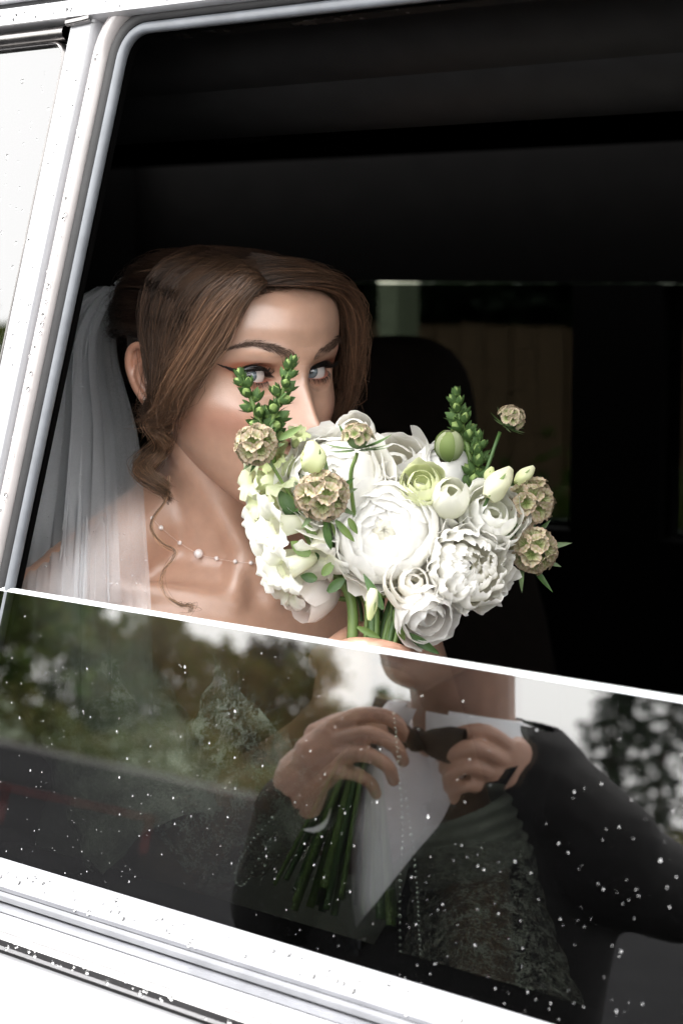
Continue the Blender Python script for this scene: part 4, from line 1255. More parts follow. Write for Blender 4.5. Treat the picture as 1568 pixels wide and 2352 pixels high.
# necklace: pearls on a clear thread
PEARL = mat('pearl', (.86, .80, .78), .15, 0, spec=.8, coat=.6, vary=.05, vscale=200)
THREAD = mat('clear_thread', (.75, .6, .52), .3)
def drop_on(me_obj, x, y):
    """nearest skin in front of the camera along the photo's ray"""
    d = ray(x, y)
    hit = BVH.ray_cast(Vector(CAM), Vector(unit(d)))
    return np.array(hit[0]) if hit[0] is not None else at(x, y, 1.56)
nl = empty('necklace', tuple(drop_on(0, 456, 1272))); nl.parent = bride; nl.location = Vector(drop_on(0, 456, 1272)) - bride.location
npts = [(350, 1190, .0018), (370, 1212, .0021), (413, 1247, .0019), (456, 1272, .0041), (497, 1283, .0020), (540, 1290, .0019), (576, 1293, .0018), (597, 1294, .0017), (618, 1292, .0018), (660, 1285, .0019), (700, 1270, .0019)]
pp = []
for x, y, rad in npts:
    q = drop_on(0, x, y); q = q + unit(CAM - q) * (rad * .8); pp.append(q)
    MB().ell(q, rad, nu=14, nv=10).build('pearl', PEARL, nl)
MB().tube(bez(pp, 60), .00022, 5).build('thread', THREAD, nl)

# dress: bodice, skirt, lace sleeves
SATIN = mat('ivory_satin', (.74, .75, .70), .45, 0, vary=.08, vscale=30, sheen=.3, bump=.1, bscale=60)
LACE = bpy.data.materials.new('lace'); LACE.use_nodes = True
nt = LACE.node_tree; pb = nt.nodes['Principled BSDF']; out = nt.nodes['Material Output']
pb.inputs['Base Color'].default_value = (.86, .87, .82, 1); pb.inputs['Roughness'].default_value = .7
tcn = nt.nodes.new('ShaderNodeTexCoord')
v1 = nt.nodes.new('ShaderNodeTexVoronoi'); v1.inputs['Scale'].default_value = 42          # flowers
v2 = nt.nodes.new('ShaderNodeTexVoronoi'); v2.feature = 'DISTANCE_TO_EDGE'; v2.inputs['Scale'].default_value = 150   # net
v3 = nt.nodes.new('ShaderNodeTexVoronoi'); v3.feature = 'DISTANCE_TO_EDGE'; v3.inputs['Scale'].default_value = 60    # cords
nz = nt.nodes.new('ShaderNodeTexNoise'); nz.inputs['Scale'].default_value = 60
ad = nt.nodes.new('ShaderNodeMixRGB'); ad.inputs[0].default_value = .02
nt.links.new(tcn.outputs['Object'], ad.inputs[1]); nt.links.new(nz.outputs[1], ad.inputs[2])
for v_ in (v1, v2, v3): nt.links.new(ad.outputs[0], v_.inputs['Vector'])
def thr(src, a, b, hi, lo):
    m_ = nt.nodes.new('ShaderNodeMapRange'); m_.inputs[1].default_value = a; m_.inputs[2].default_value = b; m_.inputs[3].default_value = hi; m_.inputs[4].default_value = lo
    nt.links.new(src, m_.inputs[0]); return m_.outputs[0]
def mxm(a, b):
    m_ = nt.nodes.new('ShaderNodeMath'); m_.operation = 'MAXIMUM'; nt.links.new(a, m_.inputs[0]); nt.links.new(b, m_.inputs[1]); return m_.outputs[0]
fac = mxm(mxm(thr(v1.outputs[0], .24, .29, .92, .0), thr(v2.outputs[0], .035, .06, .45, .0)), thr(v3.outputs[0], .035, .055, 1.0, .0))
trn = nt.nodes.new('ShaderNodeBsdfTransparent'); mx = nt.nodes.new('ShaderNodeMixShader')
nt.links.new(fac, mx.inputs[0]); nt.links.new(trn.outputs[0], mx.inputs[1]); nt.links.new(pb.outputs[0], mx.inputs[2]); nt.links.new(mx.outputs[0], out.inputs[0])
dress = empty('dress', tuple(TB_(0, 0, -.5))); dress.parent = bride; dress.location = Vector(TB_(0, 0, -.5)) - bride.location
db = MB()
db.ell(TB_(-.025, 0, -.425), (.122, .172, .150), np.array([tf, tr, (0, 0, 1)]), 32, 20)
db.cone(TB_(-.03, 0, -.42), TB_(-.05, 0, -.72), .125, .135, 24)
db.cone(TB_(-.04, .09, -.76), TB_(.38, .12, -.74), .12, .11); db.cone(TB_(-.04, -.09, -.76), TB_(.38, -.12, -.74), .12, .11)
db.cone(TB_(-.02, 0, -.74), TB_(.36, 0, -.74), .13, .12)
db.cone(TB_(.40, .12, -.76), TB_(.50, .12, -1.0), .11, .13); db.cone(TB_(.40, -.12, -.76), TB_(.50, -.12, -1.0), .11, .13)
link('bodice_and_skirt', remeshed(db, .011, 6, .5, 'gown'), SATIN, dress)
def sleeve(name, p, q, r0, r1, m, ruff, seed, n=64, K=30):
    rr = np.random.default_rng(seed)
    ax = unit(np.asarray(q) - p); A = frame_of(ax)
    an = np.arange(n) * 2 * math.pi / n
    P = np.zeros((K, n, 3)); ph = rr.random(4) * 6
    for k in range(K):
        t = k / (K - 1)
        rad = r0 + (r1 - r0) * t ** 1.4 + ruff * t * t * (np.sin(an * 5 + ph[0]) + .6 * np.sin(an * 8 + ph[1] + t)) + .002 * np.sin(t * 30 + an * 2)
        P[k] = p + (np.asarray(q) - p) * t + rad[:, None] * (np.cos(an)[:, None] * A[0] + np.sin(an)[:, None] * A[1])
    return MB().grid(P, closev=True).build(name, m, dress)
sleeve('upper_sleeve', sh_r + (el_r - sh_r) * .30, el_r, .052, .056, SATIN, .003, 1)
sleeve('lace_overlay', sh_r + (el_r - sh_r) * .30, el_r, .0565, .062, LACE, .003, 7)
sleeve('lace_cuff', el_r, el_r + (wr_r - el_r) * .84, .050, .080, LACE, .010, 2)
sleeve('upper_sleeve', sh_l + (el_l - sh_l) * .78, el_l, .052, .055, SATIN, .003, 4)
sleeve('lace_cuff', el_l, el_l + (wr_l - el_l) * .70, .056, .080, LACE, .008, 5)

# strings of beads hanging from the dress
BEADM = mat('glass_bead', (.8, .82, .82), .1, 0, spec=.9, vary=.1, vscale=200)
for pts in ([(905, 1640, 1.40), (915, 1760, 1.395), (925, 1900, 1.39), (918, 2060, 1.385), (920, 2240, 1.38)], [(905, 1640, 1.405), (935, 1850, 1.40), (955, 2010, 1.395), (962, 2130, 1.39), (968, 2250, 1.385)],
            [(625, 1880, 1.42), (560, 1960, 1.415), (540, 2020, 1.415), (565, 2030, 1.415), (620, 1930, 1.42), (598, 2035, 1.415)]):
    P_ = bez([at(*q) for q in pts], 44); mbd = MB()
    for k_, q in enumerate(P_): mbd.ell(q, .0017 if k_ % 5 == 0 else .0011, nu=8, nv=6)
    ob_ = mbd.build('bead_string', BEADM, dress); ob_['kind'] = 'stuff'

# eyelash fringe round the lace cuff
for ob_ in [o for o in dress.children if o.name.startswith('lace_cuff')]:
    v_ = verts_of(ob_.data); rim = v_[-64:]; prev = v_[-128:-64]
    Fr = []
    for k_ in range(64):
        d_ = unit(rim[k_] - prev[k_]) + unit(rim[k_] - rim.mean(0)) * .5
        for _ in range(3):
            L = .005 + .008 * rg.random(); e_ = unit(d_ + rg.normal(size=3) * .35)
            Fr.append(bez([rim[k_], rim[k_] + e_ * L * .5, rim[k_] + e_ * L + rg.normal(size=3) * .003], 6))
    ofr = strands('cuff_fringe', np.array(Fr), .00022, .00010, SATIN, dress); ofr['kind'] = 'stuff'
# ------------------------------------------------------------------ the bouquet
PETAL = mat('white_petal', (.84, .84, .82), .55, 0, attr='Col', vary=.03, vscale=90, spec=.25, translucent=.42, bump=.12, bscale=500)
GREEN = mat('green_stem', (.10, .17, .045), .45, 0, c2=(.15, .22, .06), vscale=60, spec=.4, bump=.15, bscale=400)
DGREEN = mat('dark_green_leaf', (.045, .10, .028), .45, 0, c2=(.075, .145, .04), vscale=90, spec=.45, bump=.3, bscale=250, translucent=.15)
BUDG = mat('green_bud', (.075, .17, .035), .6, 0, attr='Col', vary=.35, vscale=200, spec=.25, bump=.25, bscale=500)
SCAB = mat('papery_seed_head', (.5, .4, .26), .7, 0, attr='Col', vary=.12, vscale=300, translucent=.25)
HAIRY = mat('grey_green_bract', (.13, .19, .085), .6, 0, vary=.25, vscale=150, bump=.3, bscale=600)
VD = unit(CAM - at(880, 1230, 1.43))
bouq = empty('bouquet', tuple(HAND), 'bouquet of white and pale green flowers held up in front of her face', 'bouquet')
WHITE = np.array([.90, .895, .875]); CREAM = np.array([.80, .77, .60]); LIME = np.array([.60, .68, .30]); PALE = np.array([.76, .78, .56])
def adir(rx, uy, k=1.0):                               # flower axis: towards the camera, tilted right / up
    return unit(VD * k + RT * rx + np.array([0, 0, 1.0]) * uy)
def part(name, loc, parent):
    o = empty(name, tuple(loc)); o.parent = parent; o.location = Vector(loc) - Vector(HAND)
    return o
def petal_patch(c, A, R, th0, th1, ph0, span, flare, ruf, seed, base, tip, nu=10, nv=11, notch=.0, squash=1.0, serr=0.0, curl=0.0):
    """a cupped petal on a shell of radius R: polar angle th0 -> th1 from the flower's axis, ruffled towards the edge"""
    rr = np.random.default_rng(seed)
    s = np.linspace(0, 1, nu)[:, None]; t = np.linspace(-1, 1, nv)[None, :]
    lobes = rr.random(6) * 6.28
    edge = 1 - .10 * np.abs(t) ** 3 * (1 + .5 * np.sin(lobes[0])) - notch * np.exp(-(t * 5) ** 2) + ruf * .35 * np.sin(t * 4 + lobes[1]) + serr * np.sin(t * 16 + lobes[5])
    ss = s * edge
    th = th0 + (th1 - th0) * ss
    wid = span * (np.sin(np.clip(.18 + .82 * s, 0, 1) * math.pi * .62) ** .8)
    ph = ph0 + t * wid * .5
    rad = R * (1 + flare * ss ** 3 + ruf * ss ** 2 * (np.sin(t * 5.5 + lobes[2]) + .6 * np.sin(t * 9 + lobes[3])) * .6 + .03 * t * ss) + 0 * t
    rad = rad - curl * R * np.clip(ss - .82, 0, 1) * 2
    x = rad * np.sin(th) * np.cos(ph); y = rad * np.sin(th) * np.sin(ph); z = rad * np.cos(th) * squash
    P = np.asarray(c) + x[..., None] * A[0] + y[..., None] * A[1] + z[..., None] * A[2]
    k = (s ** .8 + 0 * t)[..., None]
    C = base * (1 - k) + tip * k
    return P, C
def put_petal(P, C, m, parent, name='petal'):
    mb = MB().grid(P)
    me = mb.mesh(name); set_color(me, C.reshape(-1, 3))
    return link(name, me, m, parent)
def flower(name, c, axis, layers, base, tip, seed, squash=1.0, label=None):
    """layers: (R, th_edge deg, petals, span deg, flare, ruffle[, notch])"""
    o = part(name, c, bouq)
    if label: o['label'] = label
    A = frame_of(axis)
    r = np.random.default_rng(seed)
    a0 = 0
    for li, L in enumerate(layers):
        R, te, n, sp, fl, ru = L[:6]
        a0 += 1.3
        for k in range(n):
            kk = li / max(1, len(layers) - 1)
            ph = a0 + k * 2 * math.pi / n + r.normal() * .10
            P, C = petal_patch(np.asarray(c) + A[2] * r.normal() * .0006, frame_of(unit(A[2] + r.normal(size=3) * .045), A[1]), R * (1 + r.normal() * .03), R_(150), R_(te * (1 + r.normal() * .10)), ph, R_(sp), fl * (1 + .3 * r.normal()), ru * (1 + .4 * r.normal()), seed * 1000 + li * 50 + k,
                               base, tip * (1 - .0 * kk), squash=squash, notch=L[6] if len(L) > 6 else .0, serr=L[7] if len(L) > 7 else 0)
            put_petal(P, C, PETAL, o)
    return o
# the big ranunculus in front
c_main = at(884, 1222, 1.435)
def rings(R0, R1, te, npet, span, flare, ruf):
    m = len(te)
    return [(R0 + (R1 - R0) * (i / (m - 1)) ** .8, te[i], npet + i // 3, span - i * 2.0, flare * (i / m) ** 1.5, ruf * (.25 + i / m)) for i in range(m)]
flower('ranunculus', c_main + VD * -.004, adir(-.12, .16), rings(.0200, .0440, [5, 10, 16, 22, 29, 37, 46, 56, 67, 80, 94], 5, 96, .16, .085), CREAM, WHITE, 1, .60, 'large open white ranunculus with many rings of petals')
flower('ranunculus', at(772, 1100, 1.448), adir(-.12, .36), rings(.0190, .0410, [7, 15, 25, 36, 49, 63, 80, 98], 5, 98, .18, .10), CREAM, WHITE, 2, .66, 'white ranunculus tucked up under her nose')
for (x, y, d, ax_, r_) in ((884, 1222, 1.435, adir(-.12, .16), .0142), (772, 1100, 1.448, adir(-.12, .36), .0135)):
    cc_ = at(x, y, d); A_ = frame_of(ax_); ob_ = part('ranunculus_heart', cc_, bouq)
    for k in range(6):
        P, C = petal_patch(cc_ - A_[2] * .002, A_, r_ * (1.02 - .02 * k), R_(120), R_(-14 + 2 * k), k * 1.047, R_(70), 0, .012, 900 + k, CREAM, CREAM * .5 + WHITE * .5, squash=.98)
        put_petal(P, C, PETAL, ob_)
# filler blooms deep between the front flowers
for i, (x, y, d) in enumerate(((830, 1130, 1.478), (1010, 1225, 1.478), (1010, 1345, 1.468), (905, 1075, 1.50), (1075, 1190, 1.49))):
    flower('filler_bloom', at(x, y, d), adir(.1, .3), [(.012, 25, 4, 120, .05, .05), (.019, 45, 5, 105, .10, .06), (.024, 70, 5, 100, .15, .06)], CREAM, WHITE, 60 + i, .9)
flower('rosebud', at(813, 1000, 1.470), adir(.05, .75), [(.008, 20, 3, 160, .0, .02), (.0125, 30, 4, 130, .06, .04), (.0165, 42, 4, 120, .12, .05)], CREAM, WHITE, 3, 1.05, 'small white rosebud at the top of the bouquet')
flower('peony_bud', at(1012, 1088, 1.500), adir(.10, .8), [(.019, 12, 3, 170, .0, .01), (.0225, 22, 3, 160, .0, .012), (.0245, 34, 4, 140, -.02, .015)], np.array([.78, .79, .80]), WHITE, 4, 1.12, 'plump closed white bud with smooth petals')
flower('open_petal_flower', at(918, 1062, 1.50), adir(-.25, .9), [(.020, 46, 3, 100, .15, .03), (.0235, 66, 3, 95, .2, .03)], CREAM, WHITE, 5, 1.15, 'upright white petals behind the large ranunculus')
flower('double_tulip', at(968, 1114, 1.436), adir(.0, .55), [(.0065, 34, 4, 110, .05, .03, 0, .01), (.0105, 44, 5, 95, .08, .04, 0, .02), (.0145, 52, 5, 92, .10, .04, 0, .02), (.0170, 66, 5, 96, .08, .05, 0, .02)], LIME * .95, PALE * 1.02, 6, 1.0, 'pale green double flower in the middle of the bouquet')
flower('tulip', at(1032, 1146, 1.432), adir(.12, .55), [(.0105, 20, 3, 150, .03, .02), (.0145, 36, 4, 125, .06, .03)], PALE, WHITE * np.array([.98, .98, .93]), 7, 1.35, 'half closed cream tulip')
flower('lisianthus', at(1128, 1186, 1.448), adir(.35, .45), [(.008, 28, 3, 130, .04, .04), (.013, 38, 4, 125, .06, .05), (.018, 48, 5, 105, .08, .06), (.0225, 60, 5, 104, .12, .06), (.0255, 76, 6, 90, .16, .07)], PALE, WHITE, 8, .95, 'ruffled white flower at the right shoulder of the bouquet')
# carnation: dense frilled petals
cc = at(1078, 1300, 1.432); oc = part('carnation', cc, bouq); oc['label'] = 'frilled white carnation on the right'
A = frame_of(adir(.35, .12))
rc = np.random.default_rng(17)
for li, (R, te, n, sp) in enumerate(((.008, 20, 4, 90), (.014, 26, 6, 84), (.020, 36, 8, 72), (.0255, 50, 9, 66), (.0300, 66, 10, 60), (.0325, 84, 10, 58))):
    for k in range(n):
        P, C = petal_patch(cc, A, R * (1 + rc.normal() * .05), R_(150), R_(te + rc.normal() * 5), k * 6.283 / n + li * 1.1 + rc.normal() * .15, R_(sp), .10, .14, 17000 + li * 40 + k, CREAM, WHITE, 13, 17, squash=.95, serr=.035)
        put_petal(P, C, PETAL, oc)
flower('rose', at(948, 1338, 1.425), adir(.15, .30), [(.007, 22, 3, 140, .02, .02), (.012, 38, 3, 150, .08, .03), (.0175, 58, 4, 125, .14, .04), (.0215, 78, 4, 120, .15, .05)], CREAM * np.array([1, .98, .95]), WHITE * np.array([1, .985, .96]), 9, 1.0, 'cupped cream rose under the large ranunculus')
flower('lisianthus', at(975, 1412, 1.430), adir(.40, -.40), [(.009, 26, 3, 130, .05, .05), (.015, 38, 4, 120, .08, .06), (.0195, 52, 4, 118, .14, .07), (.0230, 70, 5, 100, .22, .08)], np.array([.80, .74, .68]), WHITE, 10, 1.1, 'white ruffled flower hanging lowest on the right')
flower('lisianthus', at(722, 1372, 1.470), adir(-.45, -.35, .6), [(.010, 30, 3, 140, .05, .04), (.016, 44, 4, 120, .12, .05)], np.array([.80, .74, .72]), WHITE * np.array([1, .96, .95]), 12, 1.6, 'pinkish white flower low at the left edge of the bouquet')

# snapdragon florets: tube, two lips
def leaf_mesh(p, d, nrm, L, Wd, bend=.2, fold=.25, n=9):
    d = unit(d); nrm = unit(nrm - d * (nrm @ d)); sd_ = np.cross(d, nrm)
    P = []
    for s in np.linspace(0, 1, n):
        w_ = Wd * math.sin(math.pi * min(1, s * .94 + .06)) ** .8 * (1 - .25 * s)
        c = p + d * L * s + nrm * bend * L * s * s
        P.append([c - sd_ * w_ + nrm * fold * w_, c - sd_ * w_ * .5 + nrm * fold * w_ * .3, c, c + sd_ * w_ * .5 + nrm * fold * w_ * .3, c + sd_ * w_ + nrm * fold * w_])
    return np.array(P)
def floret(px, py, dep, dx, dy, size, green, seed, vz=.5):
    """tube points from the stem outwards (dx, dy in the photo) and opens in frilled lips"""
    c = at(px, py, dep)
    ax = unit(RT * dx + np.array([0, 0, 1.0]) * dy + VD * vz)
    o = part('snapdragon_floret', c, bouq)
    A = frame_of(ax)
    r = np.random.default_rng(seed)
    tip = WHITE * (1 - green) + LIME * 1.05 * green; base = PALE * (1 - green) + LIME * .85 * green
    n = 16; an = np.arange(n) * 2 * math.pi / n
    P = []
    for s, rad in ((-.9, .10), (-.85, .20), (-.6, .26), (-.2, .30), (.1, .34), (.25, .30)):
        P.append(c + A[2] * s * size + rad * size * (np.cos(an)[:, None] * A[0] * 1.1 + np.sin(an)[:, None] * A[1]))
    P = np.array(P); C = np.tile((base * .5 + tip * .5), (P.shape[0] * n, 1)); C[:n * 3] = base
    mb = MB().grid(P, closev=True); me = mb.mesh('tube'); set_color(me, C); link('tube', me, PETAL, o)
    for k in range(5):                                  # two upper and three lower lobes
        ph = (R_(60), R_(120), R_(210), R_(270), R_(330))[k] + r.normal() * .1
        rd = np.cos(ph) * A[0] + np.sin(ph) * A[1]; sd_ = np.cross(A[2], rd)
        L = size * (.85 if k < 2 else .70) * (1 + .15 * r.normal()); W = size * .42
        nn, mm = 8, 9
        Q = np.zeros((nn, mm, 3)); ph_ = r.random(3) * 6
        for i, s in enumerate(np.linspace(0, 1, nn)):
            for j, t in enumerate(np.linspace(-1, 1, mm)):
                bend = s * (1.9 if k < 2 else 2.2)
                f = math.sin(bend) / 1.5; h = (1 - math.cos(bend)) / 1.5
                wv = .07 * s * s * (math.sin(t * 5 + ph_[0]) + .6 * math.sin(t * 8 + ph_[1]))
                ww = math.sin(min(1, s * .85 + .22) * math.pi * .72)
                Q[i, j] = c + A[2] * size * (.12 + f * .50 + wv) + rd * (size * .26 + L * h * .75) + sd_ * t * W * ww + rd * (.12 * size * (1 - t * t) * s)
        k_ = np.linspace(0, 1, nn)[:, None, None] ** .7 * np.ones((1, mm, 1))
        put_petal(Q, base * (1 - k_) + tip * k_, PETAL, o)
    mb = MB()
    for k in range(5):
        a = k * 1.2566 + .3
        rd = np.cos(a) * A[0] + np.sin(a) * A[1]
        mb.grid(leaf_mesh(c - A[2] * size * .92 + rd * size * .06, A[2] * .8 + rd * .75, -rd, size * .42, size * .16, .35))
    mb.ell(c - A[2] * size * .92, size * .13, nu=10, nv=8)
    mb.build('calyx', DGREEN, o)
    return c - A[2] * size * .95
for i, a in enumerate((
        (606, 1180, 1.468, -.95, .05, .0190, .06), (648, 1208, 1.440, -.75, -.12, .0215, .0), (640, 1288, 1.452, -.85, -.18, .0215, .0), (668, 1302, 1.430, -.70, -.30, .0205, .02),
        (735, 1262, 1.440, -.15, -.55, .0200, .02), (618, 1146, 1.462, -.75, .20, .0165, .55), (660, 1108, 1.452, -.35, .65, .0175, .60), (592, 1098, 1.470, -.90, .15, .0165, .45),
        (640, 1060, 1.462, -.55, .55, .0135, .85), (682, 1004, 1.448, .25, .75, .0085, .80), (668, 1345, 1.455, -.5, -.75, .0180, .0))):
    floret(*a[:5], a[5] * 1.2, a[6], seed=300 + i)

# snapdragon tips: pointed green buds spiralling up a stem
bud_proto = None
def make_bud():
    mb = MB(); C = []
    n = 10
    prof = [(0, .001), (.10, .22), (.30, .36), (.55, .36), (.78, .22), (.95, .06), (1.0, .005)]
    an = np.arange(n) * 2 * math.pi / n
    P = np.array([[(r_ * math.cos(a), r_ * math.sin(a), z) for a in an] for z, r_ in prof])
    mb.grid(P, closev=True); C += [[.16, .24, .06]] * (2 * n) + [[.11, .19, .05]] * (2 * n) + [[.22, .31, .10]] * (3 * n)
    for k in range(5):
        a = k * 1.2566
        rd = np.array([math.cos(a), math.sin(a), 0])
        Q = leaf_mesh(rd * .12, rd * .85 + np.array([0, 0, .75]), -rd + np.array([0, 0, .3]), .95, .30, .62, .3)
        mb.grid(Q); C += [[.060, .115, .034]] * (Q.shape[0] * Q.shape[1])
    me = mb.mesh('bud'); set_color(me, np.array(C)); me.materials.append(BUDG)
    return me
BUD = make_bud()
def spike(pts, n, s0, s1, seed, r0=.0012, r1=.0030):
    """pts: photo points (x, y, depth) from tip down"""
    P = bez([at(*p) for p in pts], 30)
    o = part('snapdragon_spike', P[0], bouq)
    MB().tube(P, np.linspace(r0, r1, 30), 8).build('stalk', GREEN, o)
    r = np.random.default_rng(seed)
    for k in range(n):
        f = (k / (n - 1)) ** 1.0
        i = int(f * 25)
        T = unit(P[i] - P[i + 2])                     # upwards along the spike
        A = frame_of(T, (0.3, .5, .2))
        a = k * 2.4 + r.normal() * .2
        rd = A[0] * math.cos(a) + A[1] * math.sin(a)
        out = .25 + .75 * min(1, f * 2.2)
        z = unit(rd * out + T * (1.05 - .35 * f) + VD * .12)
        s = (s0 + (s1 - s0) * f) * (.9 + .2 * r.random())
        b_ = bpy.data.objects.new('bud', BUD); col.objects.link(b_); b_.parent = o
        X = frame_of(z, T)
        Mx = Matrix(((X[0][0] * s, X[1][0] * s, X[2][0] * s, 0), (X[0][1] * s, X[1][1] * s, X[2][1] * s, 0), (X[0][2] * s, X[1][2] * s, X[2][2] * s, 0), (0, 0, 0, 1)))
        Mx.translation = Vector(P[i] + rd * s * .12 - P[0])
        b_.matrix_local = Mx
    return o
spike([(556, 872, 1.448), (572, 905, 1.446), (592, 960, 1.448), (612, 1010, 1.452), (625, 1060, 1.462)], 15, .0085, .0125, 1)
spike([(668, 838, 1.440), (652, 890, 1.440), (632, 950, 1.444), (618, 1000, 1.450), (628, 1070, 1.462)], 18, .0085, .0125, 2)
spike([(1046, 912, 1.500), (1056, 960, 1.498), (1070, 1010, 1.496), (1082, 1070, 1.490)], 17, .0085, .0118, 3)
spike([(1098, 1012, 1.492), (1098, 1050, 1.490), (1092, 1095, 1.482), (1085, 1140, 1.475)], 14, .0085, .0118, 4)

# papery scabiosa seed heads
def make_cup():
    mb = MB(); n = 28
    an = np.arange(n) * 2 * math.pi / n
    P, C = [], []
    rr = np.random.default_rng(2)
    for z, r_, c in ((-.35, .02, (.16, .24, .06)), (-.30, .18, (.25, .36, .10)), (-.12, .34, (.34, .42, .18)), (.06, .60, (.45, .46, .27)), (.20, .86, (.47, .42, .31)), (.24, 1.0, (.48, .38, .30))):
        wob = 1 + .05 * np.sin(an * 3) + (.05 * rr.normal(size=n) if r_ > .8 else 0)
        P.append(np.stack([r_ * wob * np.cos(an), r_ * wob * np.sin(an), z + .05 * np.cos(an * 14) * (r_ > .3)], 1))
        cc_ = np.tile(c, (n, 1)).astype(float)
        if r_ > .3: cc_[::2] *= np.array([.78, .68, .58])
        C.append(cc_)
    mb.grid(np.array(P), closev=True)
    for k in range(5):                                 # dark star in the middle
        a = k * 1.2566
        mb.tube([(0, 0, -.2), (.26 * math.cos(a), .26 * math.sin(a), .02), (.42 * math.cos(a), .42 * math.sin(a), .16)], [.05, .035, .012], 5)
        C.append(np.tile([.16, .20, .05], (15, 1)))
    me = mb.mesh('seed_cup'); set_color(me, np.concatenate(C)); me.materials.append(SCAB)
    return me
CUP = make_cup()
def scabiosa(px, py, dep, axis, R, ncup, seed, label, cup=.42, cover=.62, bracts=9, bl=1.0, side=False):
    c = at(px, py, dep)
    o = part('scabiosa_seed_head', c, bouq); o['label'] = label
    A = frame_of(axis)
    core = MB(); core.ell(c, (R * .62, R * .62, R * .60), A, 16, 10); core.build('core', HAIRY, o)
    r = np.random.default_rng(seed)
    for k in range(ncup):
        z = 1 - (k + .5) / ncup * 2 * cover
        a = k * 2.39996 + r.normal() * .08
        q = math.sqrt(max(0, 1 - z * z))
        d = A[0] * q * math.cos(a) + A[1] * q * math.sin(a) + A[2] * z
        s = R * cup * (.92 + .2 * r.random())
        X = frame_of(unit(d + r.normal(size=3) * .10))
        b_ = bpy.data.objects.new('seed_cup', CUP); col.objects.link(b_); b_.parent = o
        Mx = Matrix(((X[0][0] * s, X[1][0] * s, X[2][0] * s, 0), (X[0][1] * s, X[1][1] * s, X[2][1] * s, 0), (X[0][2] * s, X[1][2] * s, X[2][2] * s, 0), (0, 0, 0, 1)))
        Mx.translation = Vector(d * R * (.80 + .05 * r.random()))
        b_.matrix_local = Mx
    for k in range(bracts):
        a = k * 6.283 / bracts + r.normal() * .15
        rd = A[0] * math.cos(a) + A[1] * math.sin(a)
        Q = leaf_mesh(c - A[2] * R * .62 + rd * R * .2, rd * 1.0 + A[2] * (-.15 + .35 * r.random()), A[2], R * (1.05 + .35 * r.random()) * bl, R * .16 * bl ** .5, .25, .2)
        MB().grid(Q).build('bract', DGREEN if k % 2 else HAIRY, o)
    return c - A[2] * R * .62
S1 = scabiosa(588, 1022, 1.425, adir(-.45, .25), .0150, 17, 1, 'brown papery seed head beside her cheek', .52)
S2 = scabiosa(742, 1140, 1.400, adir(-.05, .12), .0180, 18, 2, 'largest papery seed head facing the camera', .50)
S3 = scabiosa(1219, 1152, 1.462, adir(.45, .10), .0172, 18, 3, 'upper of the two brown seed heads at the right edge', .50)
S4 = scabiosa(1224, 1264, 1.455, adir(.65, .05), .0172, 18, 4, 'lower of the two brown seed heads at the right edge', .50, bl=1.5)
S5 = scabiosa(1172, 962, 1.478, adir(.62, .85, .35), .0108, 20, 5, 'small seed head on a long stalk at the top right', .40, .48, 10, 1.1)
S6 = scabiosa(821, 1008, 1.392, adir(.05, 1.0, .25), .0125, 18, 6, 'young seed head with spreading green bracts over the white flowers', .34, .42, 9, 1.6)

# lisianthus buds: twisted pale cones in green sepals
def twist_bud(pb_, pt, r_, col_a, col_b, name='lisianthus_bud', sepals=3, label=None):
    b, t_ = at(*pb_), at(*pt)
    o = part(name, b, bouq)
    if label: o['label'] = label
    ax = t_ - b; L = np.linalg.norm(ax); A = frame_of(ax)
    n, m = 20, 14
    P, C = [], []
    for i in range(m):
        s = i / (m - 1)
        rad = r_ * (math.sin(math.pi * min(1, .12 + s * .80)) ** .8) * (1 - .35 * s) + .0003
        tw = s * 2.2
        row, cr = [], []
        for j in range(n):
            a = j * 6.283 / n
            k = 1 + .10 * math.cos(3 * (a - tw))
            row.append(b + A[2] * L * s + rad * k * (math.cos(a) * A[0] + math.sin(a) * A[1])); cr.append(col_a * (1 - s) + col_b * s)
        P.append(row); C.append(cr)
    mb = MB().grid(np.array(P), closev=True); me = mb.mesh('bud'); set_color(me, np.array(C).reshape(-1, 3)); link('bud', me, PETAL, o)
    for k in range(sepals):
        a = k * 6.283 / sepals + .5
        rd = A[0] * math.cos(a) + A[1] * math.sin(a)
        MB().grid(leaf_mesh(b + rd * r_ * .55, A[2] + rd * .25, -rd, L * .75, r_ * .22, .12)).build('sepal', GREEN, o)
    return b
LB = np.array([.66, .72, .38]); LB2 = np.array([.80, .80, .60])
tb = [twist_bud((726, 1084, 1.402), (714, 1012, 1.398), .0100, LB, LB2, label='pale green twisted bud in front of the upper ranunculus'),
      twist_bud((708, 1082, 1.408), (700, 1034, 1.404), .0055, LB * .85, LB),
      twist_bud((1120, 1145, 1.440), (1172, 1075, 1.446), .0105, LB2, LB2, label='large cream bud leaning right'),
      twist_bud((1185, 1112, 1.456), (1225, 1072, 1.460), .0060, LB, LB2),
      twist_bud((1118, 1105, 1.452), (1130, 1072, 1.452), .0042, LB * .8, LB),
      twist_bud((858, 1352, 1.405), (848, 1425, 1.402), .0050, LB2, LB, label='slim green-white bud hanging down over the stems')]
# round striped bud
rb = at(1032, 1024, 1.478); ob = part('round_bud', rb, bouq); ob['label'] = 'round green and white striped bud'
for k in range(7):
    P, C = petal_patch(rb, frame_of(adir(0, 1.6, .3)), .0112 * (1 + .05 * (k % 2)), R_(165), R_(18), k * .8976, R_(66), .0, .01, 700 + k, np.array([.10, .17, .04]), np.array([.26, .33, .12]) if k % 2 else np.array([.52, .56, .36]), squash=1.1)
    put_petal(P, C, PETAL, ob)

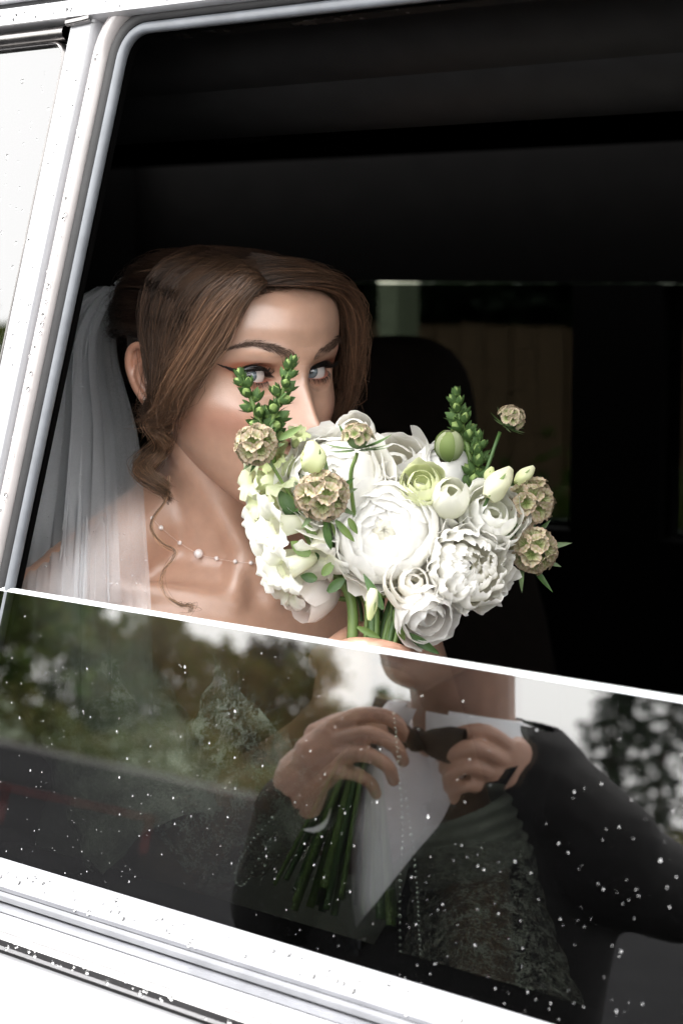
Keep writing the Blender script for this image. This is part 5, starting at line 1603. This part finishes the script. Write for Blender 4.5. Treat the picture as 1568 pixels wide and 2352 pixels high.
# stems: from the heads into the hand and out below
rs = np.random.default_rng(23)
heads = [(at(884, 1300, 1.45), .0030), (at(775, 1120, 1.50), .0030), (at(813, 1030, 1.49), .0020), (at(1012, 1130, 1.52), .0032), (at(968, 1150, 1.48), .0026), (at(1030, 1180, 1.465), .0026), (at(1118, 1215, 1.475), .0024),
         (at(1060, 1330, 1.455), .0028), (at(948, 1375, 1.44), .0026), (at(965, 1400, 1.445), .0024), (at(735, 1360, 1.475), .0022), (at(735, 1240, 1.455), .0040), (at(650, 1100, 1.47), .0034), (at(690, 1180, 1.462), .0042),
         (S1, .0016), (S2, .0016), (S3, .0017), (S4, .0017), (at(1148, 992, 1.480), .0018), (at(820, 1040, 1.414), .0018), (tb[0], .0014), (tb[2], .0017), (tb[5], .0015), (at(1030, 1052, 1.482), .0019), (at(1085, 1140, 1.475), .0030), (at(1070, 1080, 1.492), .0030)]
gx = unit(np.cross(STEM_D, VD)); gy = np.cross(gx, STEM_D)
for i, (h, r_) in enumerate(heads):
    a = rs.random() * 6.283; q = .017 * math.sqrt(rs.random())
    side = np.clip((h - HAND) @ gx / .06, -1, 1)
    gp = HAND + gx * (side * .010 + math.cos(a) * q * .7) + gy * math.sin(a) * q
    up_ = gp + STEM_D * .060 + gx * (side * .010)
    low = HAND - STEM_D * (.06) + gx * (-side * .004 + math.cos(a) * q * .8) + gy * math.sin(a) * q
    end = HAND - STEM_D * (.155 + .025 * rs.random()) + gx * (-side * .018 + math.cos(a) * q * 2.2) + gy * math.sin(a) * q * 1.4
    mid = (h * .5 + up_ * .5) + gx * side * .006
    if i == 19: mid = at(806, 1120, 1.420)
    P = bez([h, mid, up_, gp, low, end], 34)
    MB().tube(P, np.interp(np.linspace(0, 1, 34), [0, .4, 1], [r_ * .8, r_, r_ * 1.05]), 8).build('stem', GREEN if i % 3 else DGREEN, bouq)
# leaves among the stems and along the snapdragon stems
for i, (x, y, dp, dx, dy, L, W) in enumerate(((700, 1200, 1.440, .5, -.8, .022, .0035), (672, 1178, 1.442, -.3, .5, .020, .0060), (712, 1275, 1.430, -.5, .35, .018, .006), (728, 1330, 1.435, -.8, .15, .013, .0045), (740, 1322, 1.435, .5, .6, .014, .0042),
        (752, 1360, 1.440, .6, .5, .018, .0045), (800, 1190, 1.404, .5, -.9, .014, .003), (745, 1205, 1.402, .25, -1, .020, .0032), (770, 1195, 1.402, .7, -.8, .022, .0032), (648, 1170, 1.446, .8, -.5, .020, .007),
        (640, 1010, 1.432, .9, .55, .020, .0032), (880, 1400, 1.405, -.5, .9, .030, .0040), (820, 1440, 1.415, .8, -.4, .020, .003), (935, 1455, 1.43, .9, -.6, .03, .004), (905, 1400, 1.425, .3, -1, .028, .004))):
    p = at(x, y, dp)
    Q = leaf_mesh(p, RT * dx + np.array([0, 0, 1.0]) * dy, VD, L, W, -.15, .25)
    MB().grid(Q).build('leaf', DGREEN if i % 2 else GREEN, bouq)
# ------------------------------------------------------------------ the groom, outside, using the door glass as a mirror
def VM(x, y, d):                                       # seen at (x, y) in the glass, d metres along the folded ray
    return mirror(at(x, y, d))
GN_ = VM(1062, 1668, 2.03)                             # base of his neck
gfw = unit(np.array([.10, 1.0, 0])); grt = unit(np.array([gfw[1], -gfw[0], 0])); gup = np.array([0, 0, 1.0])
LEAN = R_(10)
gup2 = unit(gup * math.cos(LEAN) + gfw * math.sin(LEAN)); gfw2 = np.cross(gup2, grt); gfw2 = gfw2 if gfw2 @ gfw > 0 else -gfw2
GA = np.array([gfw2, grt, gup2])
def GB_(f, r, z):
    return GN_ + gfw2 * f + grt * r + gup2 * z
groom = empty('person', (GN_[0], GN_[1], 0), 'man in black dinner suit adjusting his bow tie, reflected in the door glass', 'person')
GSK = np.array([.40, .245, .185])
GSKIN = mat('male_skin', GSK, .45, 0, attr='Col', vary=.10, vscale=60, bump=.25, bscale=700, sss=.10, sssr=(1, .35, .2), sssscale=.004)
WOOL = mat('black_wool', (.010, .0095, .010), .8, 0, vary=.3, vscale=40, bump=.3, bscale=900, spec=.2)
LAPEL = mat('black_satin', (.007, .007, .008), .6, 0, vary=.2, vscale=30, spec=.15)
SHIRT = mat('white_cotton', (.78, .79, .82), .75, 0, vary=.05, vscale=30, bump=.25, bscale=60)
SHOE = mat('black_leather', (.012, .012, .012), .25, 0, vary=.2, vscale=30)
GHAIR = mat('dark_short_hair', (.035, .022, .015), .5, 0, vary=.4, vscale=120, bump=.8, bscale=350)
# head and neck
GH0 = GB_(.035, 0, .170)
gp_ = R_(8)
gh_f = unit(gfw * math.cos(gp_) - gup * math.sin(gp_)); gh_u = unit(gup * math.cos(gp_) + gfw * math.sin(gp_))
HAg = np.array([-grt, gh_f, gh_u])
hpg, hcg = head_surface(PHI, ZZ)
hcg = np.tile(GSK, (hpg.shape[0] * hpg.shape[1], 1))
px_ = hpg.reshape(-1, 3)
lipm = sst(.4, .8, np.clip(gau(px_[:, 0], px_[:, 2], 0, -.073, .022, .010) * 1.2, 0, 1) * (px_[:, 1] > 0))[:, None]
hcg = hcg * (1 - .35 * lipm) + np.array([.36, .14, .11]) * .35 * lipm
def HG(p): return GH0 + (np.asarray(p, float) * np.array([1.10, 1.08, 1.10])) @ HAg
gv = [HG(px_)]; gF = [tuple(f) for f in grid_faces(HM, HN, True)]; gc = [hcg]
nb = MB()
nb.cone(HG((0, -.012, -.055)), GB_(-.018, 0, -.025), .058, .054, 20)
nb.cone(HG((0, -.02, -.03)), HG((0, -.012, -.055)), .060, .058, 20)
for s in (-1, 1): nb.cone(HG((s * .05, -.02, -.055)), GB_(.030, s * .02, -.02), .017, .013)
for s in (-1, 1):
    hel = ear_pts(bez([(.000, .006, .004), (.004, .024, .006), (.016, .033, .008), (.026, .027, .009), (.029, .010, .009), (.024, -.008, .008), (.014, -.022, .006), (.004, -.024, .004), (.000, -.012, .003)], 30), s)
    nb.tube(HG(hel), .0042, 8); nb.ell(HG(ear_pts([(.014, .004, .003)], s)[0]), (.012, .012, .024))
nme = remeshed(nb, .003, 4, .5, 'neck')
# hands: fingers laid out one by one
hb = MB()
def finger(pts, r0, r1):
    P = bez([VM(*p) for p in pts], 14)
    hb.tube(P, np.linspace(r0, r1, 14), 10); hb.ell(P[0], r0, nu=10, nv=8); hb.ell(P[-1], r1, nu=10, nv=8)
# left in the picture: back of the hand towards us, fingers reaching to the tie
finger([(775, 1668, 1.955), (842, 1642, 1.935), (912, 1654, 1.930), (938, 1692, 1.945)], .0100, .0068)
finger([(775, 1702, 1.950), (852, 1686, 1.918), (912, 1710, 1.922), (934, 1748, 1.945)], .0100, .0068)
finger([(768, 1738, 1.950), (842, 1732, 1.915), (896, 1758, 1.922), (912, 1792, 1.948)], .0095, .0066)
finger([(755, 1772, 1.955), (818, 1776, 1.925), (858, 1798, 1.932), (872, 1824, 1.955)], .0084, .0060)
finger([(735, 1690, 1.985), (800, 1660, 1.995), (870, 1665, 1.985), (915, 1690, 1.970)], .0135, .0090)
hb.cone(VM(705, 1785, 1.985), VM(770, 1700, 1.962), .030, .021); hb.cone(VM(705, 1785, 1.985), VM(765, 1755, 1.962), .029, .020); hb.cone(VM(735, 1740, 1.968), VM(770, 1725, 1.958), .026, .022)
hb.cone(VM(690, 1835, 2.00), VM(705, 1785, 1.985), .029, .030)
# right in the picture: closed hand pulling the other end
finger([(1180, 1722, 1.965), (1120, 1682, 1.945), (1055, 1690, 1.945), (1030, 1716, 1.960)], .0102, .0072)
finger([(1165, 1750, 1.958), (1095, 1718, 1.928), (1040, 1734, 1.935), (1030, 1766, 1.955)], .0102, .0074)
finger([(1145, 1782, 1.958), (1085, 1760, 1.930), (1042, 1778, 1.938), (1040, 1808, 1.960)], .0096, .0070)
finger([(1125, 1812, 1.962), (1082, 1802, 1.940), (1052, 1818, 1.948), (1055, 1842, 1.965)], .0085, .0062)
finger([(1175, 1735, 1.985), (1110, 1695, 1.995), (1060, 1690, 1.985), (1025, 1705, 1.975)], .0130, .0090)
hb.cone(VM(1140, 1830, 1.990), VM(1180, 1740, 1.975), .030, .024); hb.cone(VM(1130, 1830, 1.990), VM(1130, 1770, 1.968), .031, .026)
hb.cone(VM(1175, 1745, 1.972), VM(1165, 1790, 1.972), .023, .025); hb.cone(VM(1105, 1880, 2.005), VM(1130, 1830, 1.990), .030, .031)
hme2 = remeshed(hb, .0020, 3, .5, 'hands')
k = len(gv[0])
for me_ in (nme, hme2):
    v_ = verts_of(me_); gv.append(v_); gF += [tuple(i + k for i in f) for f in polys(me_)]; k += len(v_)
    gc.append(np.tile(GSK * (1.0 if me_ is nme else np.array([1.12, 1.05, 1.0])), (len(v_), 1)))
me = bpy.data.meshes.new('body'); me.from_pydata(np.concatenate(gv).tolist(), [], gF); me.update()
me.polygons.foreach_set('use_smooth', [True] * len(me.polygons)); set_color(me, np.concatenate(gc))
bm_ = bmesh.new(); bm_.from_mesh(me); bmesh.ops.recalc_face_normals(bm_, faces=bm_.faces); bm_.to_mesh(me); bm_.free()
link('body', me, GSKIN, groom)
for s in (-1, 1):
    c0 = HG(EYC[s]); gz = unit(gh_f)
    A = frame_of(gz); th = np.linspace(0, math.pi, 40); an = np.arange(24) * 2 * math.pi / 24
    P = np.stack([c0 + .0131 * (math.sin(t) * np.cos(an)[:, None] * A[0] + math.sin(t) * np.sin(an)[:, None] * A[1] + math.cos(t) * A[2]) for t in th])
    Cx = np.concatenate([np.tile([.004, .004, .004] if t < .18 else ([.09, .06, .04] if t < .5 else [.6, .55, .53]), (24, 1)) for t in th])
    e_me = MB().grid(P, closev=True).mesh('eye'); set_color(e_me, Cx); link('eye', e_me, EYEM, groom)
pcg, _ = head_surface(np.linspace(0, 2 * math.pi, 121)[:-1], np.linspace(-.075, .1135, 60), False, .009)
Fg = grid_faces(pcg.shape[0], pcg.shape[1], True)
kg = (hairline(pcg).reshape(-1)[Fg] > 0).all(1)
pr = pcg.reshape(-1, 3); pr = pr * (1 + .02 * np.random.default_rng(4).normal(size=(len(pr), 1)) * (pr[:, 2:3] > .05))
link('hair', fast_mesh('hair', HG(pr), Fg[kg]), GHAIR, groom)
# torso
def torso(off, arms=True):
    b = MB(); o_ = off
    lv_ = [(-.035, .055, .090), (-.07, .088, .135), (-.12, .108, .160), (-.20, .119, .168), (-.30, .116, .162), (-.42, .110, .152), (-.52, .114, .156), (-.62, .122, .166), (-.72, .127, .172), (-.77, .127, .174)]
    if not arms: lv_ = lv_[:7]
    ring = np.array([[GB_(-.045 + math.cos(q) * (a_ + o_), math.sin(q) * (b_ + o_), z_) for q in np.arange(40) * 2 * math.pi / 40] for z_, a_, b_ in lv_])
    k_ = b.n; b.grid(ring, closev=True); b.f.append(tuple(k_ + j for j in range(40))); b.f.append(tuple(k_ + (len(lv_) - 1) * 40 + j for j in range(40))[::-1])
    b.cone(GB_(-.04, -.05, -.075), GB_(-.04, .05, -.075), .085 + o_, .085 + o_, 20)
    for s in (-1, 1):
        b.cone(GB_(-.045, s * .05, -.050), GB_(-.035, s * .165, -.108), .056 + o_, .056 + o_, 16)
    return b
shb = torso(0, False)
link('shirt', remeshed(shb, .006, 8, .5, 'shirt'), SHIRT, groom)
jb = torso(.010)
ELR = VM(1560, 2060, 2.05); ELL = VM(640, 2080, 2.09)
WRR = VM(1108, 1868, 2.003); WRL = VM(688, 1842, 2.002)
SHR = GB_(-.035, .172, -.115); SHL = GB_(-.035, -.172, -.115)
for sh, el, wr in ((SHR, ELR, WRR), (SHL, ELL, WRL)):
    jb.cone(sh, el, .060, .050, 18); jb.cone(el, wr + unit(el - wr) * .012, .050, .042, 18)
jme = remeshed(jb, .006, 7, .5, 'jacket')
JV = verts_of(jme); L_ = (JV - GN_) @ GA.T                 # local f, r, z
V0, V1 = -.02, -.235
def vhalf(z): return np.interp(z, [V1, -.18, -.10, -.03, .08], [0, .030, .066, .075, .072])
def vcen(z): return np.interp(z, [V1, -.02], [-.048, -.016])
def in_v(L): return (L[:, 0] > -.045) & (L[:, 2] > V1) & (np.abs(L[:, 1] - vcen(L[:, 2])) < vhalf(L[:, 2]))
iv = in_v(L_)
bm_ = bmesh.new(); bm_.from_mesh(jme); bm_.verts.ensure_lookup_table()
bmesh.ops.delete(bm_, geom=[v for v in bm_.verts if iv[v.index] or (L_[v.index, 2] > .010 and abs(L_[v.index, 1]) < .092)], context='VERTS')
bm_.to_mesh(jme); bm_.free()
link('jacket', jme, WOOL, groom)
sb_ = BVHTree.FromPolygons([tuple(v) for v in verts_of(bpy.data.objects['shirt'].data)], [tuple(q.vertices) for q in bpy.data.objects['shirt'].data.polygons])
jb_ = BVHTree.FromPolygons([tuple(v) for v in verts_of(jme)], [tuple(p.vertices) for p in jme.polygons])
# lapels
for s in (-1, 1):
    P = []
    for z in np.linspace(.012, V1 - .006, 22):
        h0 = float(vhalf(np.array([z]))[()] if True else 0)
        wl = np.interp(z, [V1, -.20, -.09, -.075, -.02, .045], [.006, .040, .064, .046, .046, .030])
        row = []
        for q in (0, .33, .66, 1):
            r0 = s * (h0 - .011 + wl * q) + float(vcen(z))
            org = GB_(.35, r0, z)
            hit = jb_.ray_cast(Vector(org), Vector(-gfw2))
            f_ = (Vector(hit[0]) - Vector(GN_)).dot(Vector(gfw2)) if hit[0] is not None else -.02
            h2 = sb_.ray_cast(Vector(org), Vector(-gfw2))
            f2 = (Vector(h2[0]) - Vector(GN_)).dot(Vector(gfw2)) + .009 if h2[0] is not None else -.05
            f_ = max(f_, f2)
            row.append(GB_(f_ + .008 + .004 * math.sin(q * 3.1), r0, z))
        P.append(row)
    MB().grid(np.array(P)).build('lapel', LAPEL, groom)
# shirt collar with folded points, buttons, placket
an = np.linspace(R_(-10), R_(190), 40)
P = []
for h, rr in ((-.020, .0735), (.000, .0715), (.016, .0690), (.017, .0672), (.000, .068)):
    P.append([GB_(math.sin(a) * rr * -1.0 + .006 + .0, math.cos(a) * rr, h - .006 * math.sin(a)) for a in np.linspace(R_(-68), R_(248), 60)])
cl_ = part('shirt_collar', GB_(0, 0, .02), bouq) if False else empty('shirt_collar', tuple(GB_(0, 0, .02)))
cl_.parent = groom; cl_.location = Vector(GB_(0, 0, .02)) - groom.location
MB().grid(np.array(P)).build('collar_band', SHIRT, cl_)
for s in (-1, 1):
    Q = []
    for t in np.linspace(0, 1, 12):
        a = R_(90) - s * R_(2) if False else 0
        an_ = R_(4 + 86 * t)
        top = GB_(math.cos(an_) * .075 + .006, s * math.sin(an_) * .075, .020 - .004 * t)
        dep_ = np.interp(t, [0, .3, .6, 1], [.050, .036, .024, .020])
        bot = GB_(math.cos(an_) * (.082) + .008, s * (math.sin(an_) * .082 + .016 * (1 - t) ** 2), .020 - dep_)
        Q.append([top, top * .5 + bot * .5 + gfw2 * .003, bot])
    MB().grid(np.array(Q)).build('collar_point', SHIRT, cl_)
for z in (-.085, -.135, -.185, -.235):
    hit = BVHTree.FromPolygons([tuple(v) for v in verts_of(bpy.data.objects['shirt'].data)], [tuple(p.vertices) for p in bpy.data.objects['shirt'].data.polygons]).ray_cast(Vector(GB_(.4, 0, z)), Vector(-gfw2))
    MB().ell(np.array(hit[0]) + gfw2 * .001, (.002, .0055, .0055), GA, 12, 6).build('shirt_button', SHIRT, groom)
# bow tie
bt = empty('bow_tie', tuple(GB_(.085, 0, -.008))); bt.parent = groom; bt.location = Vector(GB_(.085, 0, -.008)) - groom.location
c = GB_(.100, .010, -.008)
MB().ell(c, (.010, .012, .013), GA, 16, 10).build('knot', LAPEL, bt)
for s in (-1, 1):
    P = []
    for t in np.linspace(0, 1, 12):
        w_ = np.interp(t, [0, .25, .7, 1], [.008, .014, .019, .018]); th = np.interp(t, [0, .5, 1], [.005, .009, .003])
        row = []
        for a in np.linspace(0, 2 * math.pi, 17)[:-1]:
            row.append(c + grt * s * (.006 + .040 * t) + gup2 * math.sin(a) * w_ + gfw2 * (math.cos(a) * th - .016 * t * t + .003 * math.sin(a * 2)))
        P.append(row)
    MB().grid(np.array(P), closev=True).build('tie_wing', LAPEL, bt)
# shirt cuffs
for el, wr in ((ELR, WRR), (ELL, WRL)):
    ax = unit(el - wr); A = frame_of(ax); an = np.arange(28) * 2 * math.pi / 28
    P = [wr + ax * s_ + rr * (np.cos(an)[:, None] * A[0] + np.sin(an)[:, None] * A[1]) for s_, rr in ((.004, .036), (.002, .0375), (.03, .0385))]
    MB().grid(np.array(P), closev=True).build('shirt_cuff', SHIRT, groom)
# trousers and shoes
tb_ = MB()
hipc = GB_(-.06, 0, -.66)
for s in (-1, 1):
    hp_ = hipc + grt * s * .085; kn_ = np.array([*(hp_ + grt * s * .03 + gfw * .05)[:2], .46]); ft = np.array([*(hp_ + grt * s * .05 + gfw * .0)[:2], .09])
    tb_.cone(hp_, kn_, .100, .075, 18); tb_.cone(kn_, ft, .075, .058, 18)
tb_.ell(hipc + np.array([0, 0, .03]), (.12, .165, .13), np.array([gfw, grt, gup]), 28, 16)
link('trousers', remeshed(tb_, .009, 6, .5, 'trousers'), WOOL, groom)
for s in (-1, 1):
    f0 = hipc + grt * s * .135
    sm = MB(); sm.cone((f0[0], f0[1], .052), np.array([f0[0], f0[1], .045]) + gfw * .13, .046, .040, 14); sm.cone((f0[0], f0[1], .06), (f0[0], f0[1], .10), .044, .045, 14)
    me = remeshed(sm, .006, 4, .5, 'shoe'); v_ = verts_of(me); v_[:, 2] = np.maximum(v_[:, 2], .004); set_verts(me, v_); link('shoe', me, SHOE, groom)
# ------------------------------------------------------------------ rain
rd_ = np.random.default_rng(31)
def drop_shape(c, nrm, down, r, h, run=0.0, n=12):
    """lens of water lying on a surface"""
    x = unit(np.cross(down, nrm))
    V, F = [], []
    prof = [(1.0, 0.0), (.92, .35), (.70, .72), (.38, .94)]
    for q, z in prof:
        for k in range(n):
            a = 2 * math.pi * k / n
            e = 1 + run * max(0, math.sin(a))
            V.append(c + (x * math.cos(a) + down * math.sin(a) * e) * r * q + nrm * (h * z + .00002))
    V.append(c + nrm * (h + .00002)); V.append(c + nrm * .00002)
    L = len(prof)
    for i in range(L - 1):
        for k in range(n):
            k2 = (k + 1) % n
            F.append((i * n + k, i * n + k2, (i + 1) * n + k2, (i + 1) * n + k))
    for k in range(n):
        F.append(((L - 1) * n + k, (L - 1) * n + (k + 1) % n, L * n)); F.append(((k + 1) % n, k, L * n + 1))
    return V, F
down = -GB
def scatter(name, label, spots):
    mb = MB()
    for (u, v, w_, r, run) in spots:
        V, F = drop_shape(G(u, v, w_), GN, down, r, r * .34, run)
        mb.add(V, F)
    o = mb.build(name, RAIN)
    tag(o, label, 'raindrops', kind='stuff')
    return o
sp = []
for i in range(380):
    u = rd_.uniform(-1.12, -.50); v = GT - .012 - rd_.random() ** .8 * .19
    if rd_.random() < .35 and u > -.75: u = rd_.uniform(-.72, -.52)
    r = .00020 + .0004 * rd_.random() ** 2.5 + (.0004 if rd_.random() < .07 else 0)
    sp.append((u, v, .003, r, .15 * rd_.random()))
scatter('rain_drops', 'rain drops spotting the half lowered door glass', sp)
sp = []
for i in range(150):
    v = rd_.uniform(-.30, .16); u = slope(v) - .075 - rd_.random() * .12
    r = .0006 + .0012 * rd_.random() ** 2.5
    sp.append((u, v, 0.0, r, .3 + .9 * rd_.random()))
scatter('rain_drops', 'rain drops on the white reflecting quarter window', sp)
sp = []
for i in range(60):
    v = rd_.uniform(-.25, .17); sp.append((slope(v) - rd_.uniform(.043, .062), v, .0065, .0006 + .0010 * rd_.random() ** 2, .4 * rd_.random()))
for i in range(50):
    v = rd_.uniform(-.25, .17); sp.append((slope(v) - rd_.uniform(.026, .033), v, .0068, .0007 + .0010 * rd_.random() ** 2, .4 * rd_.random()))
scatter('rain_drops', 'rain drops on the white pillar beside the door', sp)
sp = []
for i in range(60):
    sp.append((rd_.uniform(-1.15, -.65), rd_.uniform(-.4980, -.4915), .0405, .0007 + .0012 * rd_.random() ** 2, .2))
scatter('rain_drops', 'rain drops along the chrome moulding below the window', sp)
mb = MB()
nl_ = unit(GN * .55 + GB * .83)
for i in range(130):
    t = rd_.random(); u = rd_.uniform(-1.16, -.60)
    v = -.448 - .015 * t; w_ = .006 + (.0165 - .006) * t
    V, F = drop_shape(G(u, v, w_ + .0004), nl_, unit(-GB + GN * .6), .0007 + .0013 * rd_.random() ** 2, .0007, .4)
    mb.add(V, F)
tag(mb.build('rain_drops', RAIN), 'rain drops on the grey window ledge under the glass', 'raindrops', kind='stuff')
mb = MB()
for i in range(46):
    V, F = drop_shape(G(rd_.uniform(-1.28, -.98), rd_.uniform(.1935, .2025), .0130), GN, down, .0007 + .0012 * rd_.random() ** 2, .0008, .4)
    mb.add(V, F)
tag(mb.build('rain_drops', RAIN), 'rain drops on the white roof rail above the window', 'raindrops', kind='stuff')
